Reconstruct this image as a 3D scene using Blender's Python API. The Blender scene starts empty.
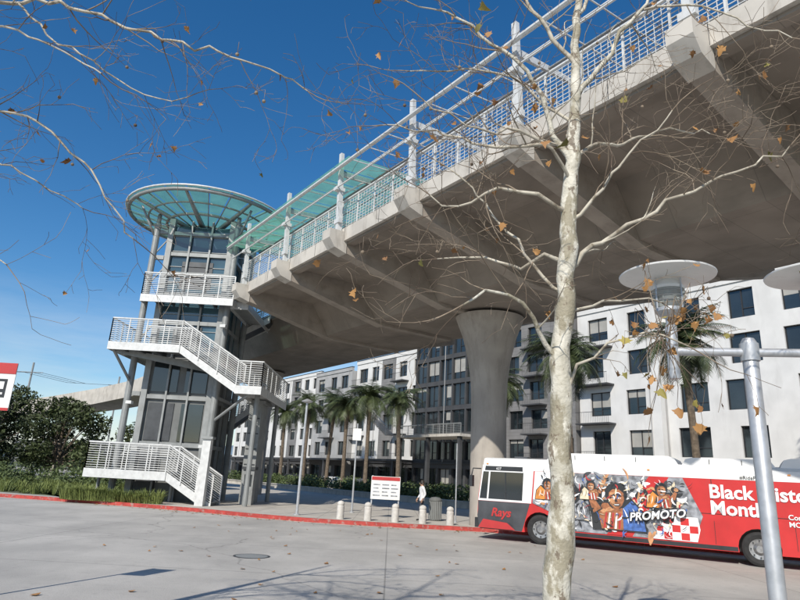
import bpy, math, random
from mathutils import Vector, Matrix
R=random.Random(7)
V=Vector
sc=bpy.context.scene
TH=math.radians(35.4)
# ---------------------------------------------------------------- materials
def pmat(name,col,rough=.6,metal=0,var=.15,scale=3,bump=0,bscale=20,col2=None,detail=3,spec=.5,coord='Object',island=0,lo=.35,hi=.65):
    m=bpy.data.materials.new(name);m.use_nodes=True
    nt=m.node_tree;n=nt.nodes;l=nt.links;b=n['Principled BSDF']
    b.inputs['Roughness'].default_value=rough;b.inputs['Metallic'].default_value=metal
    b.inputs['Specular IOR Level'].default_value=spec
    tc=n.new('ShaderNodeTexCoord')
    no=n.new('ShaderNodeTexNoise');no.inputs['Scale'].default_value=scale;no.inputs['Detail'].default_value=detail
    l.new(tc.outputs[coord],no.inputs['Vector'])
    mr=n.new('ShaderNodeMapRange');mr.inputs[1].default_value=lo;mr.inputs[2].default_value=hi
    l.new(no.outputs['Fac'],mr.inputs[0])
    mx=n.new('ShaderNodeMix');mx.data_type='RGBA'
    c1=[max(0,c*(1-var)) for c in col];c2=list(col2) if col2 else [min(1,c*(1+var)) for c in col]
    mx.inputs[6].default_value=(*c1,1);mx.inputs[7].default_value=(*c2,1)
    fac=mr.outputs[0]
    if island:
        g=n.new('ShaderNodeNewGeometry');ma=n.new('ShaderNodeMath');ma.operation='MULTIPLY_ADD'
        l.new(g.outputs['Random Per Island'],ma.inputs[0]);ma.inputs[1].default_value=island
        m2=n.new('ShaderNodeMath');m2.operation='MULTIPLY';l.new(fac,m2.inputs[0]);m2.inputs[1].default_value=1-island
        l.new(m2.outputs[0],ma.inputs[2]);fac=ma.outputs[0]
    l.new(fac,mx.inputs[0]);l.new(mx.outputs[2],b.inputs['Base Color'])
    if bump:
        nb=n.new('ShaderNodeTexNoise');nb.inputs['Scale'].default_value=bscale;nb.inputs['Detail'].default_value=3
        l.new(tc.outputs[coord],nb.inputs['Vector'])
        bp=n.new('ShaderNodeBump');bp.inputs['Strength'].default_value=bump;bp.inputs['Distance'].default_value=.02
        l.new(nb.outputs['Fac'],bp.inputs['Height']);l.new(bp.outputs[0],b.inputs['Normal'])
    return m
def lines_over(m,scale_vec,bw,bh,mort,dark=.55,offset=0.0,swz=None,coord='Object',c2=.9):
    nt=m.node_tree;n=nt.nodes;l=nt.links;b=n['Principled BSDF']
    src=b.inputs['Base Color'].links[0].from_socket
    tc=n.new('ShaderNodeTexCoord')
    vec=tc.outputs[coord]
    if swz:
        sp=n.new('ShaderNodeSeparateXYZ');cb=n.new('ShaderNodeCombineXYZ');l.new(vec,sp.inputs[0])
        for i,k in enumerate(swz): l.new(sp.outputs[k],cb.inputs[i])
        vec=cb.outputs[0]
    mp=n.new('ShaderNodeMapping');mp.inputs['Scale'].default_value=scale_vec;l.new(vec,mp.inputs[0])
    br=n.new('ShaderNodeTexBrick');br.offset=offset
    br.inputs['Scale'].default_value=1;br.inputs['Brick Width'].default_value=bw;br.inputs['Row Height'].default_value=bh
    br.inputs['Mortar Size'].default_value=mort;br.inputs['Mortar Smooth'].default_value=.3
    br.inputs['Color1'].default_value=(1,1,1,1);br.inputs['Color2'].default_value=(c2,c2,c2,1);br.inputs['Mortar'].default_value=(dark,dark,dark,1)
    l.new(mp.outputs[0],br.inputs['Vector'])
    mx=n.new('ShaderNodeMix');mx.data_type='RGBA';mx.blend_type='MULTIPLY';mx.inputs[0].default_value=1
    l.new(src,mx.inputs[6]);l.new(br.outputs['Color'],mx.inputs[7]);l.new(mx.outputs[2],b.inputs['Base Color'])
def stains(m,scale,col,lo,hi,amt=.6,stretch=(1,1,1),coord='Object'):
    nt=m.node_tree;n=nt.nodes;l=nt.links;b=n['Principled BSDF']
    src=b.inputs['Base Color'].links[0].from_socket
    tc=n.new('ShaderNodeTexCoord');mp=n.new('ShaderNodeMapping');mp.inputs['Scale'].default_value=stretch
    l.new(tc.outputs[coord],mp.inputs[0])
    no=n.new('ShaderNodeTexNoise');no.inputs['Scale'].default_value=scale;no.inputs['Detail'].default_value=5;no.inputs['Roughness'].default_value=.65
    l.new(mp.outputs[0],no.inputs['Vector'])
    mr=n.new('ShaderNodeMapRange');mr.inputs[1].default_value=lo;mr.inputs[2].default_value=hi;mr.inputs[4].default_value=amt
    l.new(no.outputs['Fac'],mr.inputs[0])
    mx=n.new('ShaderNodeMix');mx.data_type='RGBA';l.new(mr.outputs[0],mx.inputs[0])
    l.new(src,mx.inputs[6]);mx.inputs[7].default_value=(*col,1);l.new(mx.outputs[2],b.inputs['Base Color'])
def cracks(m,scale,w,dark=.5):
    nt=m.node_tree;n=nt.nodes;l=nt.links;b=n['Principled BSDF']
    src=b.inputs['Base Color'].links[0].from_socket
    tc=n.new('ShaderNodeTexCoord');no=n.new('ShaderNodeTexNoise');no.inputs['Scale'].default_value=.8;no.inputs['Detail'].default_value=4
    l.new(tc.outputs['Object'],no.inputs['Vector'])
    mx0=n.new('ShaderNodeMix');mx0.data_type='RGBA';mx0.inputs[0].default_value=.5
    l.new(tc.outputs['Object'],mx0.inputs[6]);l.new(no.outputs['Color'],mx0.inputs[7])
    vo=n.new('ShaderNodeTexVoronoi');vo.feature='DISTANCE_TO_EDGE';vo.inputs['Scale'].default_value=scale
    l.new(mx0.outputs[2],vo.inputs['Vector'])
    mr=n.new('ShaderNodeMapRange');mr.inputs[1].default_value=0;mr.inputs[2].default_value=w;mr.inputs[3].default_value=dark;mr.inputs[4].default_value=1
    l.new(vo.outputs['Distance'],mr.inputs[0])
    mx=n.new('ShaderNodeMix');mx.data_type='RGBA';mx.blend_type='MULTIPLY';mx.inputs[0].default_value=1
    l.new(src,mx.inputs[6]);l.new(mr.outputs[0],mx.inputs[7]);l.new(mx.outputs[2],b.inputs['Base Color'])

M={}
M['ground']=pmat('ground_dirt',(.17,.16,.12),.95,var=.3,scale=.3,col2=(.1,.13,.05))
M['road']=pmat('road_concrete',(.43,.41,.375),.85,var=.10,scale=.5,bump=.35,bscale=35)
stains(M['road'],.3,(.28,.27,.25),.46,.72,.8,(1,.5,1));stains(M['road'],5,(.20,.195,.18),.56,.8,.5)
stains(M['road'],38,(.24,.23,.21),.52,.75,.55)
cracks(M['road'],.16,.003,.68);lines_over(M['road'],(1,1,1),9.2,4.4,.02,.62,0,c2=.94)
M['plaza']=pmat('plaza_paving',(.45,.42,.37),.85,var=.09,scale=1.1)
stains(M['plaza'],1.2,(.28,.26,.23),.5,.78,.6);lines_over(M['plaza'],(1,1,1),1.5,1.5,.02,.7,0,c2=.95)
M['redcurb']=pmat('red_curb_paint',(.36,.045,.035),.7,var=.2,scale=4);stains(M['redcurb'],5,(.30,.25,.22),.54,.66,.7)
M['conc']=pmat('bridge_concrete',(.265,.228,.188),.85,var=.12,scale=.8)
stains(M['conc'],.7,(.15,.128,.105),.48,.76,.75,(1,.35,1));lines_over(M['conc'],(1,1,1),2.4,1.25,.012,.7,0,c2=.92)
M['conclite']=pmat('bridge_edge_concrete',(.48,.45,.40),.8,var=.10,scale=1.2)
stains(M['conclite'],2.5,(.25,.225,.19),.5,.73,.7,(1,1,.3))
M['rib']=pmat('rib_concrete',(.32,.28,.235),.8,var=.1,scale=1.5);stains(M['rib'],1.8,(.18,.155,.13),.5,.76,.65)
M['column']=pmat('column_concrete',(.38,.345,.30),.8,var=.1,scale=1);stains(M['column'],1.5,(.22,.195,.17),.48,.75,.7,(2,2,.4))
M['steel']=pmat('painted_steel_white',(.58,.585,.57),.42,.05,var=.08,scale=5,spec=.5);stains(M['steel'],6,(.30,.28,.25),.56,.75,.5,(1,1,.3))
M['steelg']=pmat('painted_steel_grey',(.25,.26,.255),.5,.1,var=.12,scale=2);stains(M['steelg'],4,(.12,.115,.11),.55,.75,.5,(1,1,.3))
M['steeld']=pmat('dark_steel',(.05,.054,.058),.5,.2,var=.2,scale=2)
M['galv']=pmat('brushed_aluminium',(.46,.47,.48),.42,.5,var=.1,scale=8);stains(M['galv'],14,(.25,.25,.24),.58,.75,.4,(1,1,.25))
M['panelg']=pmat('grey_panel',(.13,.135,.13),.6,var=.12,scale=2)
def glass(name,c,rough=.06):
    return pmat(name,c,rough,0,var=.4,scale=.35,spec=.9)
M['glass']=glass('window_glass',(.018,.024,.028))
M['glassb']=glass('lift_glass',(.05,.10,.125))
M['blind']=pmat('window_blind',(.33,.32,.29),.4,var=.1,scale=1)
def thin(name,tint,diff,f,tr=.5):
    m=bpy.data.materials.new(name);m.use_nodes=True;nt=m.node_tree;n=nt.nodes;l=nt.links
    for x in list(n): n.remove(x)
    o=n.new('ShaderNodeOutputMaterial');mx=n.new('ShaderNodeMixShader');mx.inputs[0].default_value=f
    t=n.new('ShaderNodeBsdfTransparent');t.inputs[0].default_value=(*tint,1)
    mx2=n.new('ShaderNodeMixShader');mx2.inputs[0].default_value=1-tr
    d=n.new('ShaderNodeBsdfTranslucent')
    p=n.new('ShaderNodeBsdfPrincipled');p.inputs['Roughness'].default_value=.15
    tc=n.new('ShaderNodeTexCoord');no=n.new('ShaderNodeTexNoise');no.inputs['Scale'].default_value=1.3;no.inputs['Detail'].default_value=4;l.new(tc.outputs['Object'],no.inputs['Vector'])
    mm=n.new('ShaderNodeMix');mm.data_type='RGBA';l.new(no.outputs['Fac'],mm.inputs[0]);mm.inputs[6].default_value=(*[c*.6 for c in diff],1);mm.inputs[7].default_value=(*[min(1,c*1.3) for c in diff],1)
    l.new(mm.outputs[2],d.inputs[0]);l.new(mm.outputs[2],p.inputs['Base Color'])
    l.new(d.outputs[0],mx2.inputs[1]);l.new(p.outputs[0],mx2.inputs[2])
    l.new(t.outputs[0],mx.inputs[1]);l.new(mx2.outputs[0],mx.inputs[2]);l.new(mx.outputs[0],o.inputs[0]);return m
M['teal']=thin('canopy_glass_teal',(.40,.72,.62),(.22,.50,.38),.62,.75)
M['clearg']=thin('lamp_lens',(.85,.88,.86),(.6,.62,.6),.45)
def barkmat():
    m=pmat('sycamore_bark',(.48,.45,.36),.75,var=.15,scale=7,bump=.5,bscale=40,col2=(.62,.59,.50))
    stains(m,5,(.24,.21,.14),.50,.57,.85,(1,1,.55));stains(m,12,(.14,.105,.07),.575,.62,.85,(1,1,.6));return m
M['bark']=barkmat()
M['limb']=pmat('sycamore_limb_bark',(.36,.32,.25),.8,var=.2,scale=5,col2=(.52,.48,.39));stains(M['limb'],9,(.15,.12,.08),.52,.62,.8)
M['twig']=pmat('twig_bark',(.15,.105,.07),.8,var=.3,scale=3,col2=(.29,.23,.165))
M['dleaf']=pmat('dry_leaf',(.24,.10,.03),.7,var=.4,scale=2,island=.8,col2=(.42,.22,.07))
M['gleaf']=pmat('yellow_leaf',(.20,.19,.04),.7,var=.4,scale=2,island=.8,col2=(.33,.26,.06))
M['tleaf']=pmat('tree_foliage',(.025,.042,.014),.7,var=.4,scale=.5,island=.5,col2=(.08,.105,.032))
M['grass']=pmat('grass_blades',(.09,.14,.03),.7,var=.4,scale=.4,island=.5,col2=(.25,.29,.08))
M['shrub']=pmat('shrub_leaves',(.04,.07,.02),.7,var=.4,scale=.6,island=.5,col2=(.12,.16,.05))
M['palmtrunk']=pmat('palm_trunk',(.13,.10,.07),.9,var=.3,scale=6,bump=.8,bscale=9)
M['frond']=pmat('palm_frond',(.035,.052,.018),.55,var=.3,scale=.5,island=.6,col2=(.10,.125,.045))
M['thatch']=pmat('palm_skirt',(.16,.12,.07),.9,var=.4,scale=4,island=.5)
M['white']=pmat('white_stucco',(.60,.595,.575),.8,var=.06,scale=.6);stains(M['white'],1.2,(.45,.44,.42),.52,.78,.5,(1,1,.25))
M['taupe']=pmat('taupe_cladding',(.20,.195,.19),.7,var=.1,scale=.8);lines_over(M['taupe'],(1,1,1),3,.35,.02,.7,0,swz=(1,2,0))
M['lgrey']=pmat('light_grey_cladding',(.33,.33,.325),.7,var=.08,scale=.8)
M['charc']=pmat('charcoal_cladding',(.055,.056,.058),.7,var=.15,scale=.8)
M['frame']=pmat('window_frame',(.03,.03,.032),.5,var=.1)
M['buswhite']=pmat('bus_white',(.76,.76,.75),.35,var=.04,scale=1.5,spec=.4);stains(M['buswhite'],3,(.5,.49,.46),.55,.8,.4)
M['busred']=pmat('bus_red',(.50,.03,.03),.3,var=.1,scale=1.2,spec=.5);stains(M['busred'],2.5,(.30,.06,.05),.55,.8,.4,(1,1,.4))
M['busblk']=pmat('bus_black',(.03,.032,.035),.3,var=.2,scale=2,spec=.5)
M['busgry']=pmat('bus_charcoal',(.06,.063,.07),.3,var=.2,scale=2)
M['rubber']=pmat('tyre_rubber',(.022,.022,.022),.85,var=.2,scale=8)
M['hub']=pmat('wheel_hub',(.35,.35,.35),.35,.7,var=.2,scale=10)
M['skin1']=pmat('print_brown',(.30,.12,.055),.35,var=.3,scale=9)
M['skin2']=pmat('print_tan',(.50,.25,.12),.35,var=.2,scale=9)
M['cream']=pmat('print_cream',(.66,.56,.40),.35,var=.1,scale=6)
M['blue']=pmat('print_blue',(.06,.13,.36),.35,var=.3,scale=9)
M['orange']=pmat('print_orange',(.62,.24,.05),.35,var=.15,scale=6)
M['pgrey']=pmat('print_grey',(.24,.25,.27),.35,var=.5,scale=5)
M['text']=pmat('print_white',(.8,.8,.8),.35,var=.03)
M['skin']=pmat('skin',(.40,.24,.16),.5,var=.1,scale=12)
M['shirt']=pmat('white_jacket',(.6,.6,.61),.8,var=.1,scale=14,bump=.3)
M['trouser']=pmat('dark_trousers',(.035,.038,.05),.85,var=.2,scale=14)
M['hair']=pmat('hair',(.02,.015,.012),.6,var=.3,scale=20)
M['signred']=pmat('sign_red',(.42,.03,.03),.5,var=.06)
M['signwhite']=pmat('sign_white',(.70,.70,.68),.5,var=.05);stains(M['signwhite'],12,(.45,.43,.38),.56,.75,.4)
M['bollard']=pmat('bollard_concrete',(.50,.48,.44),.8,var=.12,scale=6,bump=.2)
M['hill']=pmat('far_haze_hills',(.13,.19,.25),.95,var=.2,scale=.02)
M['car']=pmat('car_paint',(.16,.17,.19),.3,.3,var=.1,scale=2)

# ---------------------------------------------------------------- mesh builder
class MB:
    def __init__(s): s.v=[];s.f=[];s.m=[];s.mats=[]
    def mi(s,k):
        if k not in s.mats: s.mats.append(k)
        return s.mats.index(k)
    def add(s,vs,fs,k):
        b=len(s.v);s.v+= [tuple(x) for x in vs];i=s.mi(k)
        for f in fs: s.f.append(tuple(b+q for q in f));s.m.append(i)
    def box(s,x0,x1,y0,y1,z0,z1,k):
        s.add([(x0,y0,z0),(x1,y0,z0),(x1,y1,z0),(x0,y1,z0),(x0,y0,z1),(x1,y0,z1),(x1,y1,z1),(x0,y1,z1)],
              [(0,3,2,1),(4,5,6,7),(0,1,5,4),(1,2,6,5),(2,3,7,6),(3,0,4,7)],k)
    def prism(s,pts,ext,k):
        n=len(pts);e=V(ext);vs=[V(p) for p in pts]+[V(p)+e for p in pts]
        fs=[tuple(range(n))[::-1],tuple(range(n,2*n))]+[(i,(i+1)%n,n+(i+1)%n,n+i) for i in range(n)]
        s.add(vs,fs,k)
    def poly(s,pts,k): s.add(pts,[tuple(range(len(pts)))],k)
    def path(s,pts,rad,k,n=6,cap=True):
        pts=[V(p) for p in pts]
        if not hasattr(rad,'__len__'): rad=[rad]*len(pts)
        vs=[];prev=None;N=len(pts)
        for i,p in enumerate(pts):
            t=(pts[min(i+1,N-1)]-pts[max(i-1,0)])
            if t.length<1e-9: t=V((0,0,1))
            t.normalize()
            if prev is None:
                a=V((0,0,1)) if abs(t.z)<.9 else V((1,0,0));u=t.cross(a).normalized()
            else:
                u=(prev-t*prev.dot(t))
                if u.length<1e-6: u=t.cross(V((0,0,1)))
                u.normalize()
            prev=u;w=t.cross(u)
            for j in range(n):
                a=2*math.pi*(j+.5)/n;vs.append(p+(u*math.cos(a)+w*math.sin(a))*rad[i])
        fs=[(i*n+j,i*n+(j+1)%n,(i+1)*n+(j+1)%n,(i+1)*n+j) for i in range(N-1) for j in range(n)]
        if cap: fs+=[tuple(range(n))[::-1],tuple(range((N-1)*n,N*n))]
        s.add(vs,fs,k)
    def tube(s,a,b,r,k,n=8,r2=None): s.path([a,b],[r,r if r2 is None else r2],k,n)
    def lathe(s,c,prof,k,n=24):
        vs=[];N=len(prof)
        for r,z in prof:
            for j in range(n):
                a=2*math.pi*j/n;vs.append((c[0]+r*math.cos(a),c[1]+r*math.sin(a),c[2]+z))
        fs=[(i*n+j,i*n+(j+1)%n,(i+1)*n+(j+1)%n,(i+1)*n+j) for i in range(N-1) for j in range(n)]
        s.add(vs,fs,k)
    def build(s,name,parent=None,smooth=False,rot=0,loc=(0,0,0)):
        me=bpy.data.meshes.new(name);me.from_pydata(s.v,[],s.f)
        for k in s.mats: me.materials.append(M[k])
        me.polygons.foreach_set('material_index',s.m)
        if smooth: me.polygons.foreach_set('use_smooth',[True]*len(s.f))
        me.update()
        o=bpy.data.objects.new(name,me);sc.collection.objects.link(o)
        o.rotation_euler[2]=rot;o.location=loc
        if parent: o.parent=parent
        return o
def empty(name,loc=(0,0,0),rot=0):
    e=bpy.data.objects.new(name,None);sc.collection.objects.link(e);e.location=loc;e.rotation_euler[2]=rot;e.empty_display_size=.2;return e
def railing(mb,p0,p1,h,k,nb=6,post=1.2,r=.025,rb=.01,base=.1,picket=0):
    p0=V(p0);p1=V(p1);L=(p1-p0).length;n=max(1,round(L/post));Z=V((0,0,1))
    mb.tube(p0+Z*h,p1+Z*h,r*1.3,k,6)
    for i in range(n+1):
        q=p0.lerp(p1,i/n);mb.tube(q-Z*.12,q+Z*h,r,k,4)
    for i in range(nb):
        z=base+(h-base-.1)*i/max(1,nb-1);mb.tube(p0+Z*z,p1+Z*z,rb,k,4)
    if picket:
        m=int(L/picket)
        for i in range(m+1):
            q=p0.lerp(p1,i/m);mb.tube(q+Z*base,q+Z*(h-.08),rb*.8,k,4)

# ---------------------------------------------------------------- camera
p=math.radians(16.4);r=math.radians(3.1)
F=V((0,math.cos(p),math.sin(p)));R0=V((1,0,0));U0=V((0,-math.sin(p),math.cos(p)))
Rr=R0*math.cos(r)+U0*math.sin(r);U=-R0*math.sin(r)+U0*math.cos(r)
cd=bpy.data.cameras.new('camera');cam=bpy.data.objects.new('camera',cd);sc.collection.objects.link(cam)
mt=Matrix((( Rr.x,U.x,-F.x,0),(Rr.y,U.y,-F.y,0),(Rr.z,U.z,-F.z,2.0),(0,0,0,1)))
cam.matrix_world=mt;cd.lens=27;cd.sensor_width=36;cd.clip_end=5000;cd.clip_start=.05;sc.camera=cam
# ---------------------------------------------------------------- light
EL=math.radians(38);tx,ty=.36,.93
l_=math.hypot(tx,ty);trav=V((tx/l_*math.cos(EL),ty/l_*math.cos(EL),-math.sin(EL)))
sd=bpy.data.lights.new('sun','SUN');so=bpy.data.objects.new('sun',sd);sc.collection.objects.link(so)
sd.energy=5.0;sd.angle=math.radians(.5);sd.color=(1,.94,.85);so.rotation_euler=trav.to_track_quat('-Z','Y').to_euler();so.location=(0,-20,40)
w=bpy.data.worlds.new('World');sc.world=w;w.use_nodes=True;nt=w.node_tree;n=nt.nodes;l=nt.links
bg=n['Background'];sk=n.new('ShaderNodeTexSky');sk.sky_type='NISHITA';sk.sun_disc=False;sk.sun_elevation=EL
sk.sun_rotation=math.atan2(-tx,-ty);sk.air_density=1.0;sk.dust_density=.4;sk.ozone_density=3.0;sk.altitude=20
tc=n.new('ShaderNodeTexCoord');mp=n.new('ShaderNodeMapping');mp.inputs['Scale'].default_value=(1,1,6)
no=n.new('ShaderNodeTexNoise');no.inputs['Scale'].default_value=2.2;no.inputs['Detail'].default_value=6;no.inputs['Roughness'].default_value=.6
l.new(tc.outputs['Generated'],mp.inputs[0]);l.new(mp.outputs[0],no.inputs[0])
sp=n.new('ShaderNodeSeparateXYZ');l.new(tc.outputs['Generated'],sp.inputs[0])
mr=n.new('ShaderNodeMapRange');mr.inputs[1].default_value=.36;mr.inputs[2].default_value=.68;mr.inputs[4].default_value=.75;l.new(no.outputs['Fac'],mr.inputs[0])
m2=n.new('ShaderNodeMapRange');m2.inputs[1].default_value=.03;m2.inputs[2].default_value=.27;m2.inputs[3].default_value=1;m2.inputs[4].default_value=0;l.new(sp.outputs['Z'],m2.inputs[0])
mu=n.new('ShaderNodeMath');mu.operation='MULTIPLY';l.new(mr.outputs[0],mu.inputs[0]);l.new(m2.outputs[0],mu.inputs[1])
hs=n.new('ShaderNodeHueSaturation');hs.inputs['Saturation'].default_value=1.32;hs.inputs['Value'].default_value=1.0;l.new(sk.outputs[0],hs.inputs['Color'])
mx=n.new('ShaderNodeMix');mx.data_type='RGBA';l.new(mu.outputs[0],mx.inputs[0]);l.new(hs.outputs[0],mx.inputs[6]);mx.inputs[7].default_value=(6.2,6.5,6.8,1)
l.new(mx.outputs[2],bg.inputs[0]);bg.inputs[1].default_value=.132
sc.view_settings.view_transform='Standard';sc.view_settings.look='None';sc.view_settings.exposure=0

# ---------------------------------------------------------------- ground, road, plaza, curb
g=MB();g.poly([(-1500,-1500,-.02),(1500,-1500,-.02),(1500,2500,-.02),(-1500,2500,-.02)],'ground');g.build('ground')
curb=[(-70,46),(-45,39.2),(-30,35),(-19.5,31.9),(-13,30.4),(-8.5,28.9),(-5.8,27.5),(-3.6,26.7),(-1.6,26.4),(.5,26.3),(2.5,26.45),(4,26.4),(5.5,26.0),(8,24.9),(14,21.5),(30,12.3),(60,-5)]
g=MB();pts=[(x,y-.28,.004) for x,y in curb];pts+=[(60,-60,.004),(-90,-60,.004),(-90,51,.004)];g.poly(pts,'road');g.build('road')
g=MB();pts=[(x,y,.15) for x,y in curb]+[(140,-5,.15),(140,220,.15),(-70,220,.15)];g.poly(pts,'plaza');g.build('plaza_pavement')
g=MB()
for i in range(len(curb)-1):
    (x0,y0),(x1,y1)=curb[i],curb[i+1]
    a=[(x0,y0-.16),(x1,y1-.16),(x1,y1+.002),(x0,y0+.002)]
    g.add([(q[0],q[1],0) for q in a]+[(q[0],q[1],.165) for q in a],[(4,5,6,7),(0,1,5,4),(2,3,7,6)],'redcurb')
    b=[(x0,y0-.6),(x1,y1-.6),(x1,y1-.16),(x0,y0-.16)]
    g.poly([(q[0],q[1],.008) for q in b],'plaza')
g.build('red_curb')
g=MB();g.lathe((-3.2,15.5,.009),[(0,0),(.38,0)],'steelg',28);g.lathe((-3.2,15.5,.006),[(0,0),(.44,0)],'steeld',28);g.build('manhole_cover')

# ---------------------------------------------------------------- bridge (local: x=o, y=s)
br=empty('pedestrian_bridge',rot=TH)
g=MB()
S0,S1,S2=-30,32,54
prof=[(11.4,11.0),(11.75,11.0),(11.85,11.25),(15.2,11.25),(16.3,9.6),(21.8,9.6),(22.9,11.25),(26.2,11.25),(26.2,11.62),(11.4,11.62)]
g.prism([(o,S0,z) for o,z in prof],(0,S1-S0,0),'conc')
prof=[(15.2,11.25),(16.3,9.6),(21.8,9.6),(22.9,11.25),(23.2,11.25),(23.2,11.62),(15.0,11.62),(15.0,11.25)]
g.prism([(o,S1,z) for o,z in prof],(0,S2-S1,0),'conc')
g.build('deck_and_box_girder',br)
g=MB();gl=MB()
for k in range(-6,7):
    s=.3+5*k
    if s>S1: continue
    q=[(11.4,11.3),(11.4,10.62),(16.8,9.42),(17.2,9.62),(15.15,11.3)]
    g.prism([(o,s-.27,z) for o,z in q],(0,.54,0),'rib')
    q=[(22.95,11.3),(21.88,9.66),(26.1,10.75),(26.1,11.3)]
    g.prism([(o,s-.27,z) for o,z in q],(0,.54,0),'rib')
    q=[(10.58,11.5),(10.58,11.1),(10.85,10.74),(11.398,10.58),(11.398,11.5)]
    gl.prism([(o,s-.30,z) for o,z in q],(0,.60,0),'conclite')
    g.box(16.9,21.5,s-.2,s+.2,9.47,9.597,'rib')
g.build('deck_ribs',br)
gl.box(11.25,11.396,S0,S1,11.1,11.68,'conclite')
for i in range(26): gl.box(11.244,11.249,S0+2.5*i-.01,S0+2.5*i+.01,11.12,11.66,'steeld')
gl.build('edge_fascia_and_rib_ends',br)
for i,(o,s) in enumerate(((19.5,-4.9),(19.6,20.1),(19.3,45.4))):
    g=MB();prof=[(.80,.1),(.80,5.2),(.85,6.4),(.98,7.4),(1.25,8.5),(1.62,9.46)]
    g.lathe((o,s,0),prof,'column',32)
    g.build('column_%d'%(i+1),br,True)
g=MB()
railing(g,(11.55,S0,11.62),(11.55,S1,11.62),1.6,'steel',nb=12,post=1.25,r=.04,rb=.014,picket=.21)
railing(g,(11.55,S1,11.62),(15.0,S1,11.62),1.3,'steel',nb=9,post=1.2,r=.03,rb=.012)
railing(g,(15.1,S1,11.62),(15.1,S2,11.62),1.3,'steel',nb=9,post=1.2,r=.03,rb=.012)
railing(g,(26.0,S0,11.62),(26.0,S1,11.62),1.4,'steel',nb=9,post=1.25,r=.035,rb=.013)
g.build('deck_railing',br)
g=MB();gt=MB()
for k in range(-6,7):
    s=.3+5*k
    if s>S1: continue
    g.prism([(11.02,s-.09,11.5),(11.24,s-.09,11.3),(11.05,s-.09,15.1),(10.9,s-.09,15.1)],(0,.18,0),'steel')
    g.box(10.98,11.14,s-.2,s+.2,11.9,12.1,'steel')
    g.prism([(11.08,s+.1,14.15),(14.6,s+.1,14.45),(14.6,s+.1,14.6),(11.08,s+.1,14.4)],(0,.1,0),'steel')
    g.tube((11.1,s+.15,13.2),(12.3,s+.15,14.3),.04,'steel',6)
    g.tube((14.5,s+.2,11.62),(14.5,s+.2,14.5),.07,'steel',8)
    g.box(10.8,11.2,s-.14,s+.14,13.35,13.5,'steel')
    for a in (1.25,2.5,3.75):
        g.tube((10.7,s+a,14.22),(14.6,s+a,14.56),.025,'steel',4)
for o,z,rr in ((10.7,14.2,.085),(11.6,14.3,.045),(12.6,14.39,.05),(13.6,14.47,.035),(14.6,14.55,.085)):
    g.tube((o,S0,z),(o,S1+.5,z),rr,'steel' if o<12 else 'steelg',8)
g.tube((10.85,S0,13.45),(10.85,S1,13.45),.035,'steel',6)
for s in [19.0+1.25*i for i in range(11)]:
    gt.poly([(10.6,s+.03,14.32),(14.7,s+.03,14.67),(14.7,s+1.22,14.67),(10.6,s+1.22,14.32)],'teal')
g.build('canopy_posts_and_frame',br);gt.build('canopy_glass',br)
g=MB()
cl=[(-18.9,54.5,9.9),(-21,58,9.7),(-25,62.5,9.3),(-31,67,8.7),(-38,71,8.0),(-48,75,7.0),(-62,79,5.4),(-78,82,3.5)]
cl=[V(q) for q in cl];L=[];Rt=[]
for i,q in enumerate(cl):
    t=(cl[min(i+1,len(cl)-1)]-cl[max(i-1,0)]);t.z=0;t.normalize();nn=V((t.y,-t.x,0));L.append(q-nn*2);Rt.append(q+nn*2)
for i in range(len(cl)-1):
    a,b,c,d=L[i],L[i+1],Rt[i+1],Rt[i];z=V((0,0,.9));y=V((0,0,1.9))
    g.add([a-z,b-z,c-z,d-z,a+y*.4,b+y*.4,c+y*.4,d+y*.4],[(0,1,2,3),(4,5,6,7),(0,1,5,4),(3,2,6,7)],'conclite')
for i in (2,4,6): g.path([(cl[i].x,cl[i].y,0),(cl[i].x,cl[i].y,cl[i].z-.8)],[.5,.6],'column',12)
g.build('concrete_ramp')

# ---------------------------------------------------------------- stair tower
tw=empty('stair_and_lift_tower')
X0,X1,Y0,Y1=-13.7,-10.1,33.2,36.8
g=MB()
for x in (X0,X1):
    for y in (Y0,Y1): g.box(x-.16,x+.16,y-.16,y+.16,.15,16.0,'steelg')
CP=((-9.75,32.9),(-14.5,33.0),(-9.75,37.0),(-14.5,37.0))
for x,y in CP: g.tube((x,y,.15),(x,y,15.6),.18,'steelg',12)
for z in (2.9,5.4,7.9,9.6,11.3,12.5,13.7,15.0):
    for y in (Y0,Y1): g.box(X0+.17,X1-.17,y-.1,y+.1,z,z+.22,'steelg')
    for x in (X0,X1): g.box(x-.1,x+.1,Y0+.17,Y1-.17,z,z+.22,'steelg')
for z in (5.5,8.0,11.0,13.4,15.0):
    g.box(X1+.17,-9.8,Y0-.28,Y0-.1,z,z+.24,'steelg');g.box(-14.45,X0-.17,Y0-.2,Y0-.02,z,z+.24,'steelg')
    g.box(-9.85,-9.65,33.0,37.0,z+.03,z+.2,'steelg')
for i in range(1,3):
    x=X0+(X1-X0)*i/3
    g.box(x-.05,x+.05,Y0-.13,Y0+.0,.15,15.9,'steelg')
    y=Y0+(Y1-Y0)*i/3
    g.box(X1+.0,X1+.13,y-.05,y+.05,.15,15.9,'steelg')
for z in (2,8.5,11.8,13.6):
    g.tube((-9.75,32.95,z),(X1,Y0-.05,z+1.3),.05,'steelg',6);g.tube((-14.5,33.0,z),(X0,Y0-.05,z+1.3),.05,'steelg',6)
g.build('core_frame',tw)
g=MB()
g.box(X0+.05,X1-.05,Y0+.05,Y1-.05,7.9,15.6,'glassb')
g.box(X0+.07,X1-.07,Y0+.07,Y1-.07,.15,7.9,'panelg')
g.box(X0+.3,X0+1.3,Y0+.02,Y0+.09,.3,2.6,'steeld')
g.box(X1-1.5,X1-.3,Y0+.02,Y0+.09,3.2,5.2,'glass')
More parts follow.
